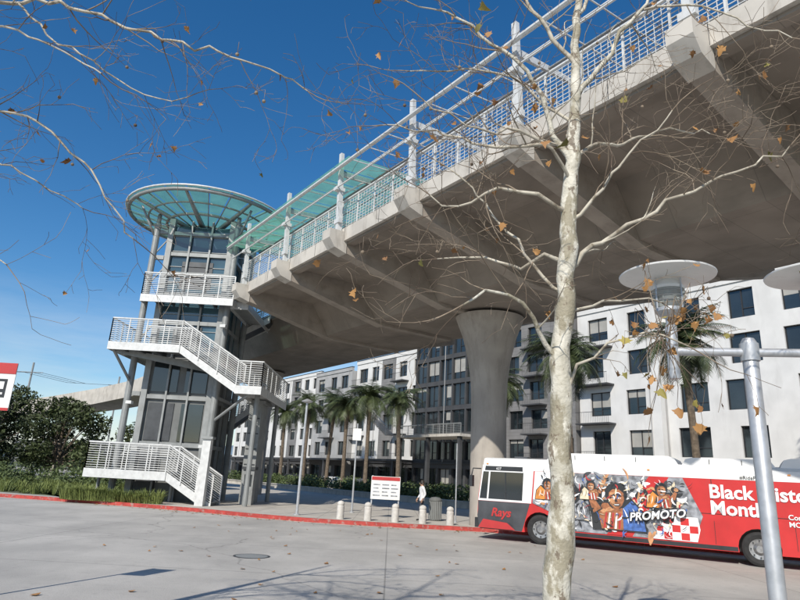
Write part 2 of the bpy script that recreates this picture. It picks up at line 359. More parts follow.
g.box(X0+.3,X0+1.7,Y0+.02,Y0+.09,5.8,7.6,'glass')
g.box(X1-1.5,X1-.3,Y0+.02,Y0+.09,5.8,7.6,'glass')
g.box(X0+.3,X0+1.7,Y0+.02,Y0+.09,3.2,5.2,'steeld')
for i in range(8): g.box(X0+.05,X1-.05,Y0+.0,Y0+.045,8.3+i*.95,8.34+i*.95,'steelg')
g.box(X0+.9,X1-.9,Y0+.0,Y0+.046,11.75,13.4,'steeld')
g.box(X0+1.0,X1-1.0,Y0+.0,Y0+.046,8.4,9.5,'steeld')
g.build('lift_shaft_walls',tw)
def landing(mb,x0,x1,y0,y1,z):
    mb.box(x0,x1,y0,y1,z-.16,z,'steelg')
    mb.box(x0-.03,x1+.03,y0-.04,y0-.002,z-.34,z+.08,'steel')
    mb.box(x0-.04,x0-.002,y0,y1,z-.34,z+.08,'steel');mb.box(x1+.002,x1+.04,y0,y1,z-.34,z+.08,'steel')
    for i in range(1,int((x1-x0)/.8)): mb.box(x0+i*.8,x0+i*.8+.1,y0+.01,y1-.01,z-.36,z-.165,'steeld')
RK=dict(nb=11,r=.035,rb=.017)
def flight(mb,xa,za,xb,zb,y0,y1):
    n=max(3,round((zb-za)/.17))
    for i in range(n):
        x=xa+(xb-xa)*(i+.5)/n;z=za+(zb-za)*(i+1)/n;h=abs(xb-xa)/n/2+.02
        mb.box(x-h,x+h,y0+.05,y1-.05,z-.05,z,'steelg')
        mb.box(x-.01,x+.01,y0+.05,y1-.05,z-.17,z-.052,'steelg')
    for y in (y0,y1-.04):
        mb.prism([(xa,y,za-.32),(xb,y,zb-.32),(xb,y,zb+.1),(xa,y,za+.1)],(0,.04,0),'steel')
    mb.add([(xa,y0+.05,za-.24),(xb,y0+.05,zb-.24),(xb,y1-.05,zb-.24),(xa,y1-.05,za-.24)],[(0,1,2,3)],'steeld')
    for y in (y0-.02,y1+.02):
        railing(mb,(xa,y,za+.08),(xb,y,zb+.08),1.3,'steel',post=1.1,**RK)
f0,f1,b0,b1=31.0,32.6,37.2,38.6
XR=-6.9
g=MB()
flight(g,-8.7,.15,-11.1,1.55,f0,f1)
landing(g,-15.1,-11.1,f0,f1,1.55);landing(g,-15.1,-14.0,f1+.05,b1,1.55)
railing(g,(-15.1,f0,1.6),(-11.1,f0,1.6),1.3,'steel',post=1.0,**RK)
railing(g,(-15.1,f0,1.6),(-15.1,b1,1.6),1.3,'steel',**RK)
railing(g,(-14.0,f1,1.6),(-11.1,f1,1.6),1.3,'steel',**RK)
flight(g,-13.9,1.55,-8.2,6.0,b0,b1)
landing(g,-8.2,XR,f0,f1,6.0);landing(g,-8.2,XR,f1+.05,b1,6.0)
railing(g,(-8.2,f0,6.05),(XR,f0,6.05),1.3,'steel',post=.85,**RK)
railing(g,(XR,f0,6.05),(XR,b1,6.05),1.3,'steel',**RK)
railing(g,(-8.2,f1,6.05),(-8.2,b0,6.05),1.3,'steel',**RK)
flight(g,-8.2,6.0,-11.4,7.95,f0,f1)
landing(g,-15.1,-11.4,f0,f1,7.95);landing(g,-15.1,-14.0,f1+.05,b1,7.95)
railing(g,(-15.1,f0,8),(-11.4,f0,8),1.3,'steel',post=.95,**RK)
railing(g,(-15.1,f0,8),(-15.1,b1,8),1.3,'steel',**RK)
railing(g,(-13.95,f1,8),(-11.4,f1,8),1.3,'steel',**RK)
flight(g,-13.9,7.95,-8.2,11.3,b0,b1)
landing(g,-14.4,-9.3,Y0-1.0,Y0-.3,10.95);landing(g,-9.6,-8.6,Y0-.28,b1,10.95)
railing(g,(-14.4,Y0-1.0,11.0),(-9.3,Y0-1.0,11.0),1.3,'steel',post=.9,**RK)
railing(g,(-14.4,Y0-1.0,11.0),(-14.4,Y0-.3,11.0),1.3,'steel',post=.9,**RK)
for x,z in ((-14.95,1.4),(-11.2,1.4)): g.tube((x,f1-.2,.15),(x,f1-.2,z),.08,'steelg')
g.tube((-7.3,32.2,.15),(-7.3,32.2,5.85),.13,'steelg',10);g.tube((-7.3,37.9,.15),(-7.3,37.9,5.85),.13,'steelg',10)
g.prism([(-10.0,Y0-.3,6.9),(-10.0,Y0-.3,7.3),(-14.8,f0+.3,7.78),(-14.8,f0+.3,7.5)],(0,.15,0),'steelg')
g.tube((-14.5,33,6.2),(-14.9,f0+.1,7.7),.08,'steelg');g.tube((-9.75,33,4.3),(-7.4,f0+.2,5.8),.08,'steelg')
g.box(-9.35,-8.95,30.55,30.95,.15,3.3,'steel')
g.box(-9.45,-8.85,30.45,31.0,3.3,3.42,'steelg')
for x,y,z in ((-9.9,32.5,2.9),(-14.2,32.8,5.0),(-9.7,32.6,9.4)):
    g.box(x-.15,x+.15,y-.3,y,z,z+.16,'steel')
g.build('stairs_and_landings',tw)
g=MB()
g.box(-8.3,-7.6,35.0,36.6,.15,5.6,'steelg');g.box(-8.5,-7.4,34.9,36.8,5.602,5.8,'steelg')
for i in range(6): g.box(-8.25,-7.65,34.97,34.998,.5+i*.85,.56+i*.85,'steeld')
g.build('service_riser',tw)
# round glass canopy
g=MB();gt=MB();c=(-12.15,35.0,0);NR=24
def ring(mb,rad,z,rr,k):
    P=[(c[0]+rad*math.cos(2*math.pi*i/48),c[1]+rad*math.sin(2*math.pi*i/48),z) for i in range(49)];mb.path(P,rr,k,6,False)
zc=lambda q:15.6+.22*q
for rad,rr in ((4.75,.12),(3.6,.06),(2.5,.09),(1.3,.07)): ring(g,rad,zc(rad),rr,'steelg')
ring(g,4.92,zc(4.9)+.14,.06,'steel')
for i in range(NR):
    a=2*math.pi*i/NR;ca,sa=math.cos(a),math.sin(a);big=i%3==0
    g.path([(c[0]+.3*ca,c[1]+.3*sa,zc(.3)-.05),(c[0]+4.8*ca,c[1]+4.8*sa,zc(4.8)-(.02))],[.2 if big else .045,.08 if big else .03],'steelg',4)
    b=2*math.pi*(i+1)/NR
    for r0,r1 in ((.3,2.5),(2.53,4.9)):
        q=.012
        gt.poly([(c[0]+r0*math.cos(a+q),c[1]+r0*math.sin(a+q),zc(r0)+.16),(c[0]+r1*math.cos(a+q),c[1]+r1*math.sin(a+q),zc(r1)+.16),
             (c[0]+r1*math.cos(b-q),c[1]+r1*math.sin(b-q),zc(r1)+.16),(c[0]+r0*math.cos(b-q),c[1]+r0*math.sin(b-q),zc(r0)+.16)],'teal')
for x,y in CP:
    g.tube((x,y,15.5),(x,y,16.2),.12,'steelg',8)
    g.tube((x,y,14.6),(c[0]+(x-c[0])*1.35,c[1]+(y-c[1])*1.35,16.4),.07,'steelg',6)
g.build('round_canopy_frame',tw,True);gt.build('round_canopy_glass',tw)

# ---------------------------------------------------------------- buildings (local x=o, y=s)
def facade(mb,s0,s1,x,z0,nf,fh,bay,ww,wh,sill,wall,depth=.28,seed=1,balc=False,accent=None):
    rr=random.Random(seed);nb=max(1,round((s1-s0)/bay));bw=(s1-s0)/nb
    for f in range(nf):
        za=z0+f*fh;zb=za+fh
        for b in range(nb):
            ya=s0+b*bw;yb=ya+bw
            w_=ww if not isinstance(ww,tuple) else ww[(b+f)%len(ww)]
            sh=rr.choice((-.25,0,.25)) if bw-w_>1 else 0
            wa=(ya+yb)/2-w_/2+sh;wb=wa+w_;wz0=za+sill;wz1=wz0+wh
            wl=accent if (accent and b%4==2) else wall
            Q=lambda y0,y1,q0,q1,xx=x,kk=wl: mb.poly([(xx,y1,q0),(xx,y0,q0),(xx,y0,q1),(xx,y1,q1)],kk)
            Q(ya,wa,za,zb);Q(wb,yb,za,zb);Q(wa,wb,za,wz0);Q(wa,wb,wz1,zb)
            xi=x+depth
            mb.add([(x,wa,wz0),(x,wb,wz0),(x,wb,wz1),(x,wa,wz1),(xi,wa,wz0),(xi,wb,wz0),(xi,wb,wz1),(xi,wa,wz1)],[(0,1,5,4),(1,2,6,5),(2,3,7,6),(3,0,4,7)],wl)
            Q(wa,wb,wz0,wz1,xi,'glass')
            fr=.07
            for (a0,a1,c0,c1) in ((wa,wa+fr,wz0,wz1),(wb-fr,wb,wz0,wz1),(wa+fr,wb-fr,wz0,wz0+fr),(wa+fr,wb-fr,wz1-fr,wz1),((wa+wb)/2-.04,(wa+wb)/2+.04,wz0+fr,wz1-fr),(wa+fr,(wa+wb)/2-.041,wz0+wh*.3,wz0+wh*.3+.06)):
                mb.box(xi-.08,xi-.004,a0,a1,c0,c1,'frame')
            if rr.random()<.3:
                hh=rr.uniform(.2,.7)*wh
                half=rr.random()<.5
                e=(wa+wb)/2-.05 if half else wb-fr-.01
                mb.poly([(xi-.012,e,wz1-hh),(xi-.012,wa+fr+.01,wz1-hh),(xi-.012,wa+fr+.01,wz1-fr-.01),(xi-.012,e,wz1-fr-.01)],'blind')
            if balc and b%3==1:
                mb.box(x-1.2,x-.002,ya+.3,yb-.3,za-.12,za+.02,'charc')
                for i in range(int((bw-.6)/.2)): mb.tube((x-1.15,ya+.35+i*.2,za),(x-1.15,ya+.35+i*.2,za+1.05),.012,'frame',4)
                mb.tube((x-1.15,ya+.3,za+1.06),(x-1.15,yb-.3,za+1.06),.03,'frame',4)
def block(name,s0,s1,x,H,gf,nf,bay,ww,wh,sill,wall,gwall,seed,balc=False,accent=None):
    g=MB();fh=(H-gf)/nf
    facade(g,s0,s1,x,gf,nf,fh,bay,ww,wh,sill,wall,seed=seed,balc=balc,accent=accent)
    facade(g,s0,s1,x+.05,.15,1,gf-.15,bay,bay*.8,(gf-.15)*.75,.2,gwall,depth=.4,seed=seed+5)
    g.poly([(x,s0,.15),(x+22,s0,.15),(x+22,s0,H),(x,s0,H)],wall);g.poly([(x,s1,.15),(x+22,s1,.15),(x+22,s1,H),(x,s1,H)],wall)
    g.poly([(x+22,s0,.15),(x+22,s1,.15),(x+22,s1,H),(x+22,s0,H)],wall);g.poly([(x,s0,H-.01),(x+22,s0,H-.01),(x+22,s1,H-.01),(x,s1,H-.01)],'charc')
    g.box(x-.12,x+.3,s0+.01,s1-.01,H,H+.55,wall);g.box(x-.16,x+.34,s0-.03,s1+.03,H+.551,H+.65,'frame')
    g.box(x-.14,x-.003,s0+.02,s1-.02,gf-.25,gf-.02,'frame')
    y=s0+1
    while y<s1:
        g.tube((x-.05,y,gf),(x-.05,y,H),.05,'lgrey',6);y+=bay*3
    g.build(name,rot=TH)
block('white_apartment_building',-40,30,51.5,19.5,4.2,4,4.6,(2.5,2.1,2.8),2.5,.7,'white','charc',3)
block('white_apartment_building',30.1,38.9,50.7,19.2,4.2,4,3.9,(2.3,2.0),2.3,.75,'white','charc',13,True,'lgrey')
block('grey_apartment_building',39,49,50.1,19.4,4.0,5,3.4,(2.2,2.0),2.0,.6,'taupe','charc',4,True)
block('dark_glass_stair_building',49.1,64,48.8,20.2,4.0,5,2.6,(2.2,2.3),2.7,.25,'charc','charc',5)
block('white_apartment_building',64.1,82,50.6,18.9,4.0,4,3.7,(1.9,2.4),2.2,.7,'white','charc',6,True,'taupe')
block('light_grey_apartment_building',82.1,94,49.8,18.0,4.0,4,3.6,(1.9,2.2),2.1,.8,'lgrey','charc',7,True)
block('white_apartment_building',94.1,132,50.8,18.7,4.0,5,3.7,(2.2,1.8),1.9,.6,'white','charc',8,False,'taupe')
g=MB()
g.box(44.5,48.5,50,62,6.6,6.9,'conclite');
for s in (50.5,56,61.5): g.box(44.7,45.1,s-.2,s+.2,.15,6.598,'charc')
railing(g,(44.6,50,6.9),(44.6,62,6.9),1.1,'steelg',nb=8,post=1.2,r=.04,rb=.02)
for i in range(20):
    g.box(43,44.4,62-.0+i*.3,62.3+i*.3,6.8+i*.17,6.9+i*.17,'conclite')
railing(g,(43,62,6.9),(43,68,10.3),1.1,'steel',nb=6,post=1.2,r=.04,rb=.02)
g.build('exterior_gallery_stair',rot=TH)
g=MB()
g.box(14.6,18.6,52,56,.15,3.6,'charc');g.box(14.4,18.8,51.8,56.2,3.602,3.9,'signred');g.box(14.55,14.59,52.5,55.5,.9,3.0,'glass')
g.build('station_kiosk',rot=TH)
g=MB();g.box(46.2,49.6,64,128,3.9,4.15,'charc')
for s in range(65,128,6): g.box(46.3,46.6,s-.15,s+.15,.15,3.898,'charc')
g.build('arcade_canopy',rot=TH)

# ---------------------------------------------------------------- foliage helpers
def leafcloud(mb,c,rad,n,size,k,rr,flat=1.0):
    for i in range(n):
        while True:
            q=V((rr.uniform(-1,1),rr.uniform(-1,1),rr.uniform(-1,1)))
            if .1<q.length<1: break
        q=q*(q.length**-.35)
        if q.length>1.08: q.normalize()
        pnt=V((c[0]+q.x*rad[0],c[1]+q.y*rad[1],c[2]+q.z*rad[2]))
        a=V((rr.gauss(0,1),rr.gauss(0,1),rr.gauss(0,.7))).normalized();b=a.cross(V((rr.gauss(0,1),rr.gauss(0,1),rr.gauss(0,1)))).normalized()
        s=size*rr.uniform(.6,1.4)
        mb.add([pnt-a*s,pnt+b*s*.45,pnt+a*s,pnt-b*s*.45],[(0,1,2,3)],k)
def leaftree(name,x,y,h,w_,seed,n=2600,size=.22,k='tleaf'):
    rr=random.Random(seed);g=MB()
    g.path([(x,y,0),(x+.1,y,h*.2),(x-.1,y+.1,h*.45),(x,y,h*.7)],[.28,.22,.16,.06],'palmtrunk',8)
    cl=[]
    for i in range(22):
        a=rr.uniform(0,6.28);q=rr.uniform(.15,1)**.6;z=rr.uniform(.2,.92)*h
        e=w_*.5*q*math.sin(math.pi*min(1,(z/h)*.8+.15))
        cl.append((x+e*math.cos(a),y+e*math.sin(a),z))
        g.path([(x,y,h*.2),((x+cl[-1][0])/2,(y+cl[-1][1])/2,z*.7),cl[-1]],[.1,.06,.02],'palmtrunk',5)
    for q in cl:
        s=w_*rr.uniform(.14,.25);leafcloud(g,q,(s,s,s*.75),n//22,size,k,rr)
    g.build(name)
leaftree('evergreen_tree',-38,57,9.3,9.5,1,9500,.18)
leaftree('evergreen_tree',-32,60,7.9,7.5,2,8000,.18)
leaftree('evergreen_tree',-46,62,9.8,9,3,7500,.19)
leaftree('evergreen_tree',-27,66,6,5.5,4,4000,.17)
g=MB();rr=random.Random(5)
def curby(x):
    for i in range(len(curb)-1):
        if curb[i][0]<=x<=curb[i+1][0]:
            t=(x-curb[i][0])/(curb[i+1][0]-curb[i][0]);return curb[i][1]+t*(curb[i+1][1]-curb[i][1])
    return 30
for i in range(560):
    x=rr.uniform(-36,-9.6);y=curby(x)+rr.uniform(1.5,9)
    if x>-15.6 and y>30.2: y=min(y,30.4)
    if x>-11.0: continue
    h=rr.uniform(.25,.7);nbl=rr.randint(22,34)
    for j in range(nbl):
        a=rr.uniform(0,6.28);rd=rr.uniform(.02,.2);t=rr.uniform(.1,.5)
        p0=V((x+rd*math.cos(a),y+rd*math.sin(a),.15));p1=p0+V((math.cos(a)*t*.5,math.sin(a)*t*.5,h*.7));p2=p0+V((math.cos(a)*t,math.sin(a)*t,h*rr.uniform(.8,1.1)))
        sd_=V((-math.sin(a),math.cos(a),0))*.016
        g.add([p0-sd_,p0+sd_,p1+sd_*.8,p1-sd_*.8,p2],[(0,1,2,3),(3,2,4)],'grass')
g.build('ornamental_grass')
g=MB();rr=random.Random(8)
for i in range(100):
    x=rr.uniform(-42,-14);y=curby(x)+rr.uniform(5,16)
    if x>-16.5: y=max(y,40)
    s=rr.uniform(.5,1.2)
    leafcloud(g,(x,y,.15+s*.6),(s,s,s*.8),190,.11,'shrub',rr)
g.build('shrub_bed')
g=MB()
g.poly([(-60,curby(-60)+1.2,.156),(-36,curby(-36)+1.2,.156),(-20,curby(-20)+1.2,.156),(-11,curby(-11)+1.0,.156),(-15.6,31,.156),(-16,60,.156),(-60,75,.156)],'ground');g.build('planting_bed')
# hedge in front of a low planter wall, behind the plaza
g=MB();rr=random.Random(9)
for i in range(260):
    s=rr.uniform(24,82);o=rr.choice((rr.uniform(30.6,32.2),rr.uniform(30.6,32.2),rr.uniform(38,41.5)));q=rr.uniform(.55,1.0)
    leafcloud(g,(o,s,.2+q*.7),(q,q,q*.95),110,.13,'shrub',rr)
g.build('hedge_planting',rot=TH)
g=MB()
g.box(29.2,29.5,24,80,.15,.55,'conclite')
g.box(29.1,29.6,24,80,.552,.62,'conclite')
g.build('planter_wall',rot=TH)

# ---------------------------------------------------------------- palms
def palm(x,y,h,fr,seed,nf=46):
    rr=random.Random(seed);g=MB()
    lean=rr.uniform(-.5,.5)
    P=[(x+lean*(i/8)**2,y,.1+h*i/8) for i in range(9)]
    g.path(P,[.30,.26,.24,.23,.22,.22,.24,.3,.2],'palmtrunk',10)
    top=V(P[-1])
    for i in range(60):
        a=rr.uniform(0,6.28);q=rr.uniform(.3,1.0)
        d=V((math.cos(a),math.sin(a),0));b=top-V((0,0,rr.uniform(0,1.3)))
        g.path([b,b+d*.35*q-V((0,0,.3)),b+d*.45*q-V((0,0,1.1*q))],[.03,.05,.01],'thatch',4)
    for i in range(nf):
        a=rr.uniform(0,6.28);el=math.radians(rr.uniform(-35,80));L=fr*rr.uniform(.75,1.12)
        d=V((math.cos(a),math.sin(a),0));q=top.copy();pts=[q.copy()];e=el
        N=9
        for j in range(N):
            q=q+(d*math.cos(e)+V((0,0,1))*math.sin(e))*(L/N);e-=math.radians(rr.uniform(8,14));pts.append(q.copy())
        g.path(pts,[.035*(1-j/(N+2)) for j in range(N+1)],'frond',3,False)
        side=V((-d.y,d.x,0))
        for j in range(1,N+1):
            for h2 in (0,.25,.5,.75):
                if j+h2>N: continue
                b=pts[j-1].lerp(pts[j],h2) ;t=(pts[j]-pts[j-1]).normalized();f=(j-1+h2)/N
                ll=fr*.25*(math.sin(math.pi*min(1,f*.8+.2))**.6)
                for sg in (-1,1):
                    e2=b+(side*sg*.8+t*.55-V((0,0,rr.uniform(.15,.5)))).normalized()*ll
                    g.add([b-t*.036,b+t*.036,e2],[(0,1,2)],'frond')
    g.build('palm_tree')
palm(18.6,37.5,11.2,3.7,1,70)
palm(29,36.5,11.2,3.6,2,66)
palm(12.2,42,10.8,3.6,3,66)
palm(8.2,47,9.4,3.2,4,54)
for i,(x,y,h) in enumerate(((-11.2,80,10.4),(-5.8,76,10.2),(-2.9,72,10.8),(-15.5,88,10.0),(0.8,68,10.2),(-8.6,84,11))): palm(x,y,h,3.8,10+i,56)

# ---------------------------------------------------------------- bus
bus=empty('city_bus',(3.25,23.35,.006),math.radians(-30))
LEN,WID=12.2,2.55
WX=(2.35,8.95)
g=MB()
def arch(cx_,rad=.56,zb=.36):
    pts=[];a0=math.asin((zb-.5)/rad)
    for i in range(13):
        a=math.pi-a0+( -math.pi+2*a0)*i/12
        pts.append((cx_+rad*math.cos(a),.5+rad*math.sin(a)))
    return pts
out=[(.12,.36)]
for cx_ in WX: out+=arch(cx_)
out+=[(LEN-.05,.40),(LEN,.8),(LEN,2.6),(.22,2.6),(.05,1.5),(.02,.8)]
g.prism([(x,0,z) for x,z in out],(0,WID,0),'busred')
rp=[(0,2.601),(.02,2.74),(.10,2.83),(.3,2.87),(WID-.3,2.87),(WID-.10,2.83),(WID-.02,2.74),(WID,2.601)]
g.prism([(.25,y,z) for y,z in rp],(LEN-.25,0,0),'buswhite')
g.build('body',bus)
g=MB()
def pod(x0,x1,z1,k='buswhite',iy=.12):
    g.prism([(x0,iy,2.83),(x0+.12,iy,z1-.05),(x0+.3,iy,z1),(x1-.3,iy,z1),(x1-.12,iy,z1-.05),(x1,iy,2.83)],(0,WID-2*iy,0),k)
pod(2.6,6.9,3.10);pod(7.0,9.6,3.07);pod(9.7,12.1,3.12);g.box(1.1,1.6,1,1.5,2.87,2.97,'busgry')
for x in (3.6,4.6,5.6,7.8,8.7,10.6,11.3): g.box(x-.012,x+.012,.112,.119,2.88,3.03,'busgry')
Z=-.006
def side(pts,k,off=0): g.add([(x,Z-off,z) for x,z in pts],[tuple(range(len(pts)))],k)
side([(.05,1.02),(.02,.8),(.12,.37),(1.70,.37),(1.78,.6),(1.9,1.0),(2.0,1.32),(.045,1.32)],'busgry')
side([(.05,1.33),(2.05,1.33),(2.15,2.44),(12.19,2.44),(12.19,2.598),(.22,2.598)],'buswhite')
side([(.10,1.40),(.38,1.40),(.46,2.36),(.24,2.36)],'glass',.004)
side([(.44,1.40),(1.72,1.40),(1.78,2.36),(.52,2.36)],'glass',.004)
side([(.30,2.40),(1.75,2.40),(1.75,2.56),(.33,2.56)],'busblk',.004)
for x in (1.10,): g.box(x-.02,x+.02,Z-.018,Z-.005,1.42,2.34,'busblk')
side([(2.92,.38),(8.38,.38),(8.38,.5),(2.94,.5)],'busblk')
for x in (3.9,5.2,6.5,7.8,9.9,11.0): g.box(x-.006,x+.006,-.012,-.004,.53,1.2,'busblk')
for x0,x1 in ((2.45,3.75),(3.8,5.1),(5.15,6.45),(6.5,7.8),(7.85,9.15),(9.2,10.5)):
    g.box(x0,x1,-.016,-.004,1.40,1.412,'busblk')
    g.box(x1,x1+.02,-.016,-.004,1.40,2.43,'busblk')
# engine grille, marker lights, fuel flap
for i in range(7): g.box(10.9,11.9,-.014,-.004,.72+i*.07,.74+i*.07,'busblk')
for x in (.4,3.1,6.0,9.9,12.0): g.box(x-.04,x+.04,-.02,-.004,2.62,2.66,'orange')
g.add([(.045-.012,.15,1.35),(.045-.012,WID-.15,1.35),(.2-.012,WID-.15,2.3),(.2-.012,.15,2.3)],[(0,1,2,3)],'glass')
g.box(-.1,.1,.05,WID-.05,.38,.72,'busblk');g.box(-.02,.03,.15,.5,.82,1.0,'hub');g.box(-.02,.03,WID-.5,WID-.15,.82,1.0,'hub')
g.path([(.15,.0,2.45),(-.10,-.18,2.45),(-.14,-.22,2.2)],.022,'busblk',6);g.box(-.2,-.08,-.30,-.12,1.8,2.2,'busblk')
g.box(LEN-.05,LEN+.04,.1,WID-.1,.45,.75,'busblk');g.box(LEN+.002,LEN+.02,.3,WID-.3,1.5,2.4,'glass')
g.build('roof_pods_windows_trim',bus)
g=MB()
for cx_ in WX:
    for y in (.05,WID-.35):
        R_=.49;N=28
        ringp=[(.18,.07),(.29,.06),(.30,.015),(.40,-.005),(.47,.02),(R_,.07),(R_,.25),(.3,.3)]
        vs=[]
        for rr_,d in ringp:
            for j in range(N):
                a=2*math.pi*j/N;vs.append((cx_+rr_*math.cos(a),y+d,.49+rr_*math.sin(a)))
        fs=[(i*N+j,i*N+(j+1)%N,(i+1)*N+(j+1)%N,(i+1)*N+j) for i in range(1,len(ringp)-1) for j in range(N)]
        g.add(vs,fs,'rubber')
        g.add(vs[:2*N],[(j,(j+1)%N,N+(j+1)%N,N+j) for j in range(N)],'hub')
        vs=[(cx_+.18*math.cos(2*math.pi*j/N),y+.07,.49+.18*math.sin(2*math.pi*j/N)) for j in range(N)]+[(cx_+.1*math.cos(2*math.pi*j/N),y-.0,.49+.1*math.sin(2*math.pi*j/N)) for j in range(N)]
        g.add(vs,[(j,(j+1)%N,N+(j+1)%N,N+j) for j in range(N)]+[tuple(range(N,2*N))],'hub')
        for j in range(8):
            a=2*math.pi*j/8;g.tube((cx_+.235*math.cos(a),y+.0,.49+.235*math.sin(a)),(cx_+.235*math.cos(a),y+.07,.49+.235*math.sin(a)),.02,'rubber',6)
g.box(WX[0]-.6,WX[0]+.6,.4,WID-.4,.35,1.06,'busblk') ; g.box(WX[1]-.6,WX[1]+.6,.5,WID-.5,.35,1.06,'busblk')
g.build('wheels',bus)
g=MB();rr=random.Random(21);lev=[0]
def shp(pts,k):
    lev[0]+=1;y=-.018-.0002*lev[0]
    g.add([(x,y,z) for x,z in pts],[tuple(range(len(pts)))],k)
def ell(cx_,cz,rx,rz,k,n=18,j=.0,rot=0):
    P=[]
    for i in range(n):
        a=2*math.pi*i/n;q=1+rr.uniform(-j,j);x=rx*q*math.cos(a);z=rz*q*math.sin(a)
        P.append((cx_+x*math.cos(rot)-z*math.sin(rot),cz+x*math.sin(rot)+z*math.cos(rot)))
    shp(P,k)
def stroke(x,z,a,L_,w2,k,bend=0):
    P=[];Q=[];n_=5
    for i in range(n_+1):
        t=i/n_;aa=a+bend*(t-.5);x+=math.cos(aa)*L_/n_;z+=math.sin(aa)*L_/n_;ww_=w2*math.sin(math.pi*min(.95,t*.9+.08))
        P.append((x-math.sin(aa)*ww_,z+math.cos(aa)*ww_));Q.append((x+math.sin(aa)*ww_,z-math.cos(aa)*ww_))
    shp(P+Q[::-1],k)
shp([(2.2,2.43),(2.1,1.35),(2.98,1.0),(3.0,.54),(5.2,.54),(7.2,.54),(7.5,1.3),(7.0,2.43)],'pgrey')
shp([(2.2,2.43),(2.12,1.5),(2.6,1.3),(3.0,2.43)],'text')
shp([(4.6,.54),(5.4,.54),(6.6,2.43),(6.0,2.43)],'busred')
shp([(5.9,.54),(7.3,.54),(7.4,.9),(7.35,1.25),(6.5,1.25)],'text')
for i in range(5):
    for j in range(3):
        if (i+j)%2: shp([(6.1+i*.25,.56+j*.22),(6.34+i*.25,.56+j*.22),(6.34+i*.25,.77+j*.22),(6.1+i*.25,.77+j*.22)],'busred')
for i in range(150):
    x=rr.uniform(2.4,7.0);z=rr.uniform(.75 if x>3.1 else 1.3,2.25)
    stroke(x,z,rr.uniform(0,6.28),rr.uniform(.15,.45),rr.uniform(.02,.09),rr.choice(('busblk','pgrey','cream','text','busblk','busgry','skin2','text')),rr.uniform(-3,3))
def character(x,z,s,cape,flip=1):
    X=lambda a:x+a*s*flip
    shp([(X(-.95),z-.75*s),(X(-.85),z-.1*s),(X(-.5),z+.28*s),(X(-.1),z+.2*s),(X(.5),z+.2*s),(X(.85),z-.1*s),(X(.8),z-.75*s)],'busblk')
    shp([(X(-.9),z-.72*s),(X(-.8),z-.12*s),(X(-.5),z+.22*s),(X(-.15),z-.1*s),(X(-.2),z-.72*s)],cape)
    for i in range(4): stroke(X(-.82+.15*i),z-.6*s,1.3 if flip>0 else 1.84,.5*s,.02*s,'text' if i%2 else 'busblk',.5)
    shp([(X(-.2),z-.72*s),(X(-.2),z-.05*s),(X(.1),z+.1*s),(X(.45),z+.1*s),(X(.6),z-.2*s),(X(.5),z-.72*s)],'skin1')
    for i in range(5): shp([(X(-.1+i*.12),z-.7*s),(X(-.14+i*.11),z-.2*s),(X(-.09+i*.11),z-.2*s),(X(-.03+i*.12),z-.7*s)],'text' if i%2 else 'signred')
    ell(X(.2),z-.08*s,.16*s,.07*s,'skin2',10,.1,.3);ell(X(.42),z-.15*s,.10*s,.06*s,'skin2',10,.1)
    for i in range(11):
        a=i*math.pi/9-.2;ell(X(.0)+.27*s*math.cos(a),z+.42*s+.27*s*math.sin(a),.1*s,.1*s,'busblk',9,.12)
    ell(x,z+.32*s,.31*s,.40*s,'busblk',22,.05)
    P=[(-.22,.45),(-.25,.25),(-.2,.08),(-.08,-.06),(.06,-.07),(.19,.05),(.26,.22),(.25,.45),(.12,.56),(-.1,.56)]
    shp([(x+a*s,z+b*s) for a,b in P],'skin1')
    P=[(-.05*flip,.5),(.2*flip,.44),(.22*flip,.22),(.14*flip,.06),(.03*flip,-.03),(.05*flip,.2),(-.02*flip,.35)]
    shp([(x+a*s,z+b*s) for a,b in P],'skin2')
    for q in (-1,1):
        e=x+q*.105*s
        shp([(e-.085*s,z+.38*s+q*.03*s),(e+.085*s,z+.39*s-q*.03*s),(e+.08*s,z+.33*s),(e-.08*s,z+.335*s)],'busblk')
        ell(e,z+.28*s,.055*s,.022*s,'text',10);ell(e+.01*s,z+.28*s,.02*s,.02*s,'busblk',8)
        stroke(e-.06*s,z+.16*s,-.9,.14*s,.008*s,'busblk',1)
    shp([(x-.01*s,z+.28*s),(x-.05*s,z+.16*s),(x+.06*s,z+.16*s)],'busblk')
    shp([(x-.1*s,z+.08*s),(x+.13*s,z+.1*s),(x+.09*s,z+.02*s),(x-.05*s,z+.01*s)],'busblk')
    shp([(x-.07*s,z+.07*s),(x+.1*s,z+.082*s),(x+.08*s,z+.055*s),(x-.05*s,z+.05*s)],'text')
    shp([(X(.45),z-.1*s),(X(.72),z+.30*s),(X(.95),z+.22*s),(X(.78),z-.3*s)],'busblk')
    shp([(X(.49),z-.08*s),(X(.74),z+.26*s),(X(.90),z+.19*s),(X(.75),z-.24*s)],'skin1')
    ell(X(.86),z+.38*s,.15*s,.14*s,'busblk',10,.1);ell(X(.86),z+.38*s,.125*s,.115*s,'skin2',10,.12)
    for i in range(4): stroke(X(.76+.06*i),z+.33*s,1.5,.12*s,.008*s,'busblk')
character(2.65,1.85,.48,'orange',1)
character(6.35,1.85,.52,'orange',1)
character(3.45,1.45,.72,'pgrey',-1)
character(4.95,1.42,.98,'blue',-1)
character(4.15,1.9,.42,'cream',1)
for i in range(150):
    x=rr.uniform(2.4,7.1);z=rr.uniform(.65 if x>3.1 else 1.3,2.35)
    stroke(x,z,rr.uniform(0,6.28),rr.uniform(.1,.3),rr.uniform(.006,.03),rr.choice(('busblk','busblk','busblk','text','text','cream','signred','blue')),rr.uniform(-3.5,3.5))
shp([(.1,.4),(1.5,.4),(1.2,.62),(.3,.7)],'signred')
g.build('wrap_graphics',bus)
